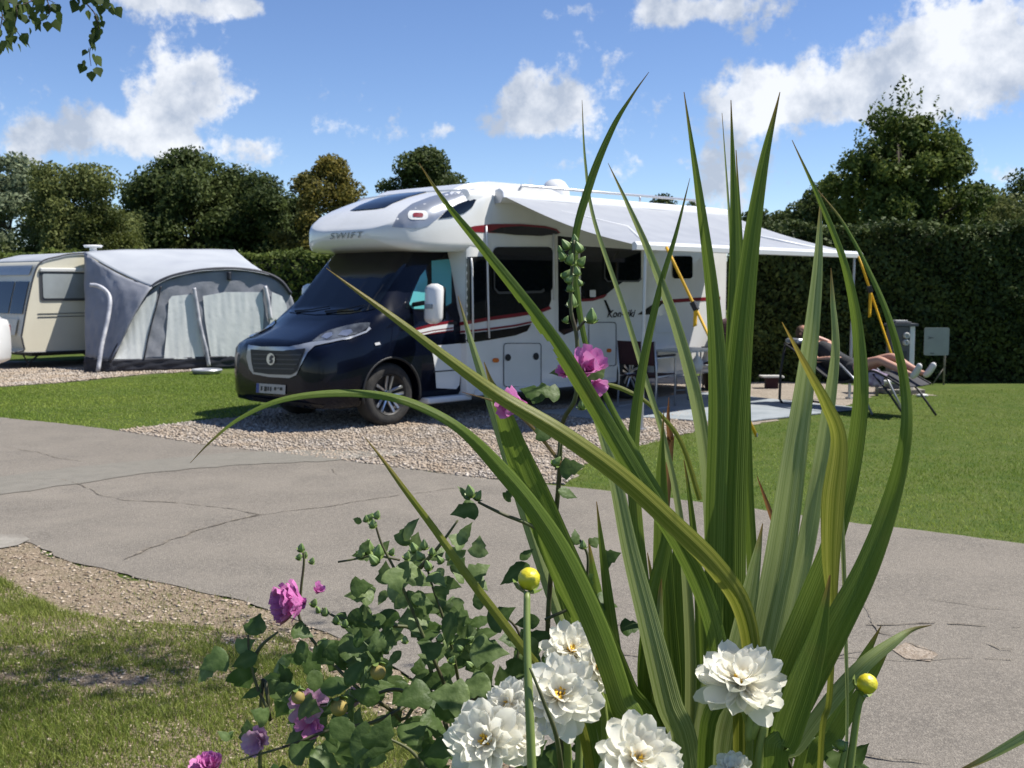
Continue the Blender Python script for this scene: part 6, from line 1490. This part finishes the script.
# explicit leaves of the low bush: x, y, depth, length px, direction deg, brightness
sp1 = [(238, 668, 1.05, 40, -75, .05), (258, 655, 1.04, 34, -160, .12), (228, 655, 1.05, 34, 200, .35), (214, 662, 1.05, 32, -140, .55), (250, 635, 1.05, 26, 70, .25), (236, 650, 1.05, 24, 30, .5), (262, 634, 1.05, 22, 100, .4), (292, 628, 1.05, 26, -15, .35), (300, 640, 1.05, 26, -70, .3), (262, 690, 1.05, 24, 190, .3),
       (275, 690, 1.05, 26, 10, .4), (300, 705, 1.03, 34, 5, .5), (320, 690, 1.0, 40, 20, .15), (345, 685, 1.0, 36, 60, .1), (330, 720, .98, 46, -30, .3), (290, 760, 1.0, 34, 40, .35), (350, 740, .95, 50, -10, .45), (310, 755, .98, 40, -20, .4), (372, 752, .95, 46, 60, .5), (268, 720, 1.02, 26, 130, .4), (250, 742, 1.02, 26, 100, .3),
       (335, 616, 1.1, 24, -20, .3), (350, 612, 1.1, 26, -40, .15), (372, 640, 1.1, 28, 200, .3), (385, 640, 1.1, 30, 230, .2), (360, 655, 1.1, 26, 190, .1), (396, 566, 1.08, 48, -30, .95), (408, 590, 1.08, 40, -60, .6), (418, 590, 1.08, 30, -90, .5), (376, 588, 1.12, 30, -160, .1), (402, 600, 1.12, 26, -10, .25), (395, 640, 1.08, 34, 170, .55), (372, 660, 1.08, 30, -175, .35),
       (470, 650, 1.04, 44, 8, .8), (440, 655, 1.06, 30, 150, .4), (470, 700, .99, 48, 165, .9), (490, 680, 1.0, 40, 200, .7), (505, 690, 1.01, 34, 100, .25), (430, 690, 1.02, 42, 190, .2), (420, 720, 1.0, 40, -30, .2), (460, 740, .98, 46, 200, .15), (400, 740, .98, 40, 30, .35), (438, 700, 1.0, 40, -60, .15), (380, 700, 1.02, 38, 150, .15), (355, 700, 1.02, 36, 190, .2),
       (365, 560, 1.1, 20, 140, .7), (382, 552, 1.1, 20, 60, .6), (400, 545, 1.1, 24, 70, .3), (410, 560, 1.1, 22, 20, .5), (430, 560, 1.1, 24, 40, .6), (440, 580, 1.1, 26, -20, .4), (455, 575, 1.1, 22, 70, .5), (430, 600, 1.1, 26, -120, .35), (450, 610, 1.1, 30, -30, .3), (470, 625, 1.1, 28, 20, .15), (480, 610, 1.12, 24, 100, .3),
       (375, 528, 1.1, 14, 120, .5), (362, 522, 1.1, 14, 170, .2), (403, 540, 1.1, 34, 62, .5), (350, 588, 1.1, 26, 5, .25), (220, 768, 1.0, 22, 150, .3), (230, 740, 1.0, 18, 130, .6)]
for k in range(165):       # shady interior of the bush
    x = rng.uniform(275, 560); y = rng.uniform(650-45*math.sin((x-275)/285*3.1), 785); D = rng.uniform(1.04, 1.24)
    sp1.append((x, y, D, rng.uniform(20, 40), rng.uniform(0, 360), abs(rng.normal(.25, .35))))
for k in range(52):
    x = rng.uniform(360, 480); y = rng.uniform(545, 670); sp1.append((x, y, rng.uniform(1.06, 1.16), rng.uniform(16, 32), rng.uniform(0, 360), rng.uniform(.45, 1.2)))
leaves(ml, mB, sp1)
for pts in ([(mB.x, mB.y, .02), (260, 768, 1.06), (270, 720, 1.05), (258, 690, 1.05), (250, 660, 1.05), (248, 635, 1.05)], [(250, 665, 1.05), (262, 645, 1.05), (278, 632, 1.05)], [(mB.x, mB.y, .02), (420, 780, 1.1), (400, 720, 1.1), (360, 690, 1.07), (325, 655, 1.08), (300, 620, 1.08), (301, 590, 1.08), (304, 560, 1.08), (301, 545, 1.08)],
            [(mB.x, mB.y, .02), (470, 780, 1.1), (450, 700, 1.09), (425, 640, 1.08), (408, 600, 1.08), (395, 570, 1.08), (382, 545, 1.08), (374, 520, 1.08)], [(mB.x, mB.y, .02), (480, 790, 1.12), (462, 700, 1.12), (450, 640, 1.1), (432, 585, 1.1), (425, 560, 1.1)], [(430, 690, 1.1), (380, 720, 1.05), (330, 730, 1.03), (290, 745, 1.02), (240, 760, 1.0)],
            [(440, 720, 1.08), (400, 690, 1.05), (360, 700, 1.04), (320, 705, 1.03)], [(450, 740, 1.1), (420, 640, 1.12), (390, 625, 1.1), (340, 618, 1.1), (322, 608, 1.1)], [(455, 760, 1.06), (500, 700, 1.1), (520, 640, 1.12), (500, 610, 1.12)], [(430, 775, 1.02), (410, 750, 1.02), (380, 735, 1.02)], [(420, 568, 1.09), (440, 545, 1.09), (458, 520, 1.09)]):
    S2(ml, mB, pts, .0024, .0010)
S2(ml, mB, [(400, 560, 1.08), (375, 556, 1.08), (350, 560, 1.08), (338, 562, 1.08)], .0012, .0010)
for (x, y, r) in [(370, 517, 5), (377, 515, 5), (373, 524, 5), (366, 519, 4), (368, 548, 9), (378, 552, 8), (361, 554, 6), (374, 560, 7), (301, 548, 5), (305, 555, 4), (299, 557, 4), (312, 561, 4), (392, 552, 4.5), (414, 548, 6), (424, 545, 6), (432, 552, 5), (440, 560, 5), (428, 566, 6), (448, 556, 5), (407, 556, 5), (420, 556, 6), (314, 603, 5), (318, 610, 4), (325, 612, 5), (336, 620, 5), (345, 624, 5), (450, 640, 5), (460, 648, 5), (440, 638, 5), (470, 640, 5), (452, 660, 5), (470, 665, 5), (405, 640, 4.5), (230, 735, 5), (216, 755, 4), (300, 690, 5)]:
    bud(ml, mB, x, y, 1.05+rng.random()*.04, r, m='mbud', up=(rng.normal(0, .4), -.3, 1), tall=1.1)
for (x, y, r) in [(378, 672, 8), (298, 697, 7), (339, 707, 9)]: bud(ml, mB, x, y, 1.0, r, m='drybud', up=(.3, -.3, -.6))
def mflower(parent, org, px, py, D, rpx, nrm, n=10, m='pink', seed=1, close=0.):
    r_ = rpx*D/F; c = at(px, py, D)-Vector(org); q = Vector(nrm).normalized().to_track_quat('Z', 'Y').to_matrix(); lr = random.Random(seed); V = []; Fc = []; A = []
    for j in range(n):
        a = 2*math.pi*(j+lr.random()*.6)/max(5, n/2); ti = R(18+close+lr.uniform(-12, 28)+(22 if j > n/2 else 0)); Ln = r_*lr.uniform(.8, 1.15)*1.15; Wd = Ln*(.72 if n < 12 else .60); m3 = q @ Matrix.Rotation(a, 3, 'Z') @ Matrix.Rotation(-ti, 3, 'Y')
        b = len(V)
        for i in range(7):
            t = i/6; w_ = Wd*(.15+1.0*t**.8)*(1 if t < .85 else .86)
            for k in range(7):
                u = -1+2*k/6; V.append(tuple(c+m3 @ Vector((t*Ln*(1-.10*abs(u)**2*t)-(.09*Ln if (k in (3,) and i == 6) else 0), u*w_*.5, .25*Wd*u*u*(1-t*.6)+.05*Ln*math.sin(u*7+j)*t+.02*Ln*math.sin(t*11+j))))); A.append(lr.random()*.35+.4*t)
        for i in range(6):
            for k in range(6): Fc.append((b+i*7+k, b+i*7+k+1, b+(i+1)*7+k+1, b+(i+1)*7+k))
    o = np_mesh('flower_head', V, Fc, M[m], parent, attr=A, smooth=True)
    return o
mflower(ml, mB, 306, 604, 1.06, 29, (-.85, -.38, .15), 24, 'pink', 3, close=22)
mflower(ml, mB, 316, 593, 1.06, 10, (.6, -.3, .6), 6, 'pink', 4, close=30)
mflower(ml, mB, 212, 772, 1.0, 20, (-.1, -.4, .8), 20, 'pink', 5, close=20)
mflower(ml, mB, 262, 742, 1.02, 22, (-.2, -.8, .3), 7, 'palepink', 6, close=10)
mflower(ml, mB, 305, 702, 1.05, 22, (.2, -.8, .2), 8, 'palepink', 7, close=10)
mflower(ml, mB, 312, 722, 1.04, 16, (.1, -.8, .1), 6, 'pink', 8, close=10)
mflower(ml, mB, 350, 700, 1.10, 14, (.5, -.8, .1), 6, 'palepink', 9, close=10)
# tall mallow stem
S2(mt_, mB2, [(mB2.x, mB2.y, .02), (560, 760, 1.12), (548, 650, 1.12), (552, 560, 1.1), (559, 480, 1.08), (562, 425, 1.06), (576, 395, 1.05), (577, 340, 1.05), (571, 310, 1.05), (572, 270, 1.05), (574, 240, 1.05)], .0030, .0016)
S2(mt_, mB2, [(560, 440, 1.06), (556, 470, 1.06), (556, 455, 1.06)], .0012, .0008)
S2(mt_, mB2, [(556, 540, 1.08), (530, 525, 1.07), (505, 515, 1.06), (490, 508, 1.06), (478, 502, 1.06)], .0022, .0012)
S2(mt_, mB2, [(545, 620, 1.1), (580, 600, 1.1), (588, 560, 1.1), (580, 540, 1.1)], .0018, .0012)
S2(mt_, mB2, [(577, 330, 1.05), (584, 322, 1.05), (591, 317, 1.05)], .0016, .0012)
for (x, y, r) in [(566, 245, 6), (575, 240, 5), (579, 248, 6), (562, 256, 6), (570, 260, 6), (581, 262, 6), (566, 275, 6), (577, 272, 5), (570, 288, 5), (572, 302, 7), (591, 317, 8), (556, 462, 6), (582, 405, 6), (560, 250, 4), (572, 252, 5), (569, 280, 5), (580, 283, 4), (583, 545, 5), (470, 492, 7), (478, 496, 6), (566, 320, 4)]:
    bud(mt_, mB2, x, y, 1.04+rng.random()*.02, r, m='mbud', up=(rng.normal(0, .5), -.3, 1), tall=1.15)
leaves(mt_, mB2, [(478, 508, 1.06, 32, 185, .3), (470, 500, 1.06, 20, 120, .35), (590, 385, 1.04, 30, 55, .7), (560, 395, 1.06, 26, 160, .3), (548, 390, 1.06, 28, 200, .3), (548, 440, 1.06, 26, 120, .15), (560, 470, 1.06, 28, 20, .3), (558, 490, 1.06, 24, -20, .3), (545, 398, 1.06, 30, 150, .1), (568, 372, 1.05, 20, 170, .4), (530, 565, 1.05, 40, 205, .03), (520, 560, 1.05, 20, 40, .2),
                      (596, 600, 1.12, 28, -10, .08), (600, 560, 1.12, 24, 20, .1), (582, 575, 1.12, 26, -60, .08), (620, 628, 1.12, 26, 10, .06), (590, 625, 1.12, 30, -60, .05), (570, 600, 1.12, 28, 120, .08), (540, 620, 1.12, 30, 190, .08), (520, 640, 1.12, 30, 160, .08), (610, 650, 1.12, 28, -100, .05), (570, 640, 1.12, 30, 200, .05), (575, 545, 1.12, 18, 80, .3), (590, 545, 1.12, 16, 30, .3), (505, 500, 1.06, 16, 60, .4)])
mflower(mt_, mB2, 583, 374, 1.03, 25, (.25, -.75, .55), 7, 'pink', 11, close=30)
mflower(mt_, mB2, 591, 382, 1.02, 16, (.5, -.8, -.4), 5, 'pink', 12, close=20)
mflower(mt_, mB2, 568, 374, 1.05, 14, (-.5, -.8, .2), 5, 'pink', 13, close=30)
mflower(mt_, mB2, 527, 408, 1.02, 26, (-.75, -.4, .15), 6, 'pink', 14, close=38)
# low filler foliage of the bed: shaded leaves between the stems at the bottom edge
bd_ = Vector((.1, 1.25, 0)); lf = empty('leafy_undergrowth', bd_); tag(lf, 'dark leafy undergrowth between the sword leaf stems at the foot of the flowers', 'plant')
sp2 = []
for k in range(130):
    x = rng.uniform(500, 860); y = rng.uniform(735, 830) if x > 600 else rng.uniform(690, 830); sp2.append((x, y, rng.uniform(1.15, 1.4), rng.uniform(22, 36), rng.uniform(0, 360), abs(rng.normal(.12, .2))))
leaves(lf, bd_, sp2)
for k in range(14):
    a = rng.uniform(520, 850); S2(lf, bd_, [(bd_.x+rng.normal(0, .06), bd_.y+rng.normal(0, .05), .02), (a, 900, 1.3), (a+rng.normal(0, 10), 790, 1.25), (a+rng.normal(0, 15), 745, 1.25)], .004, .0015)
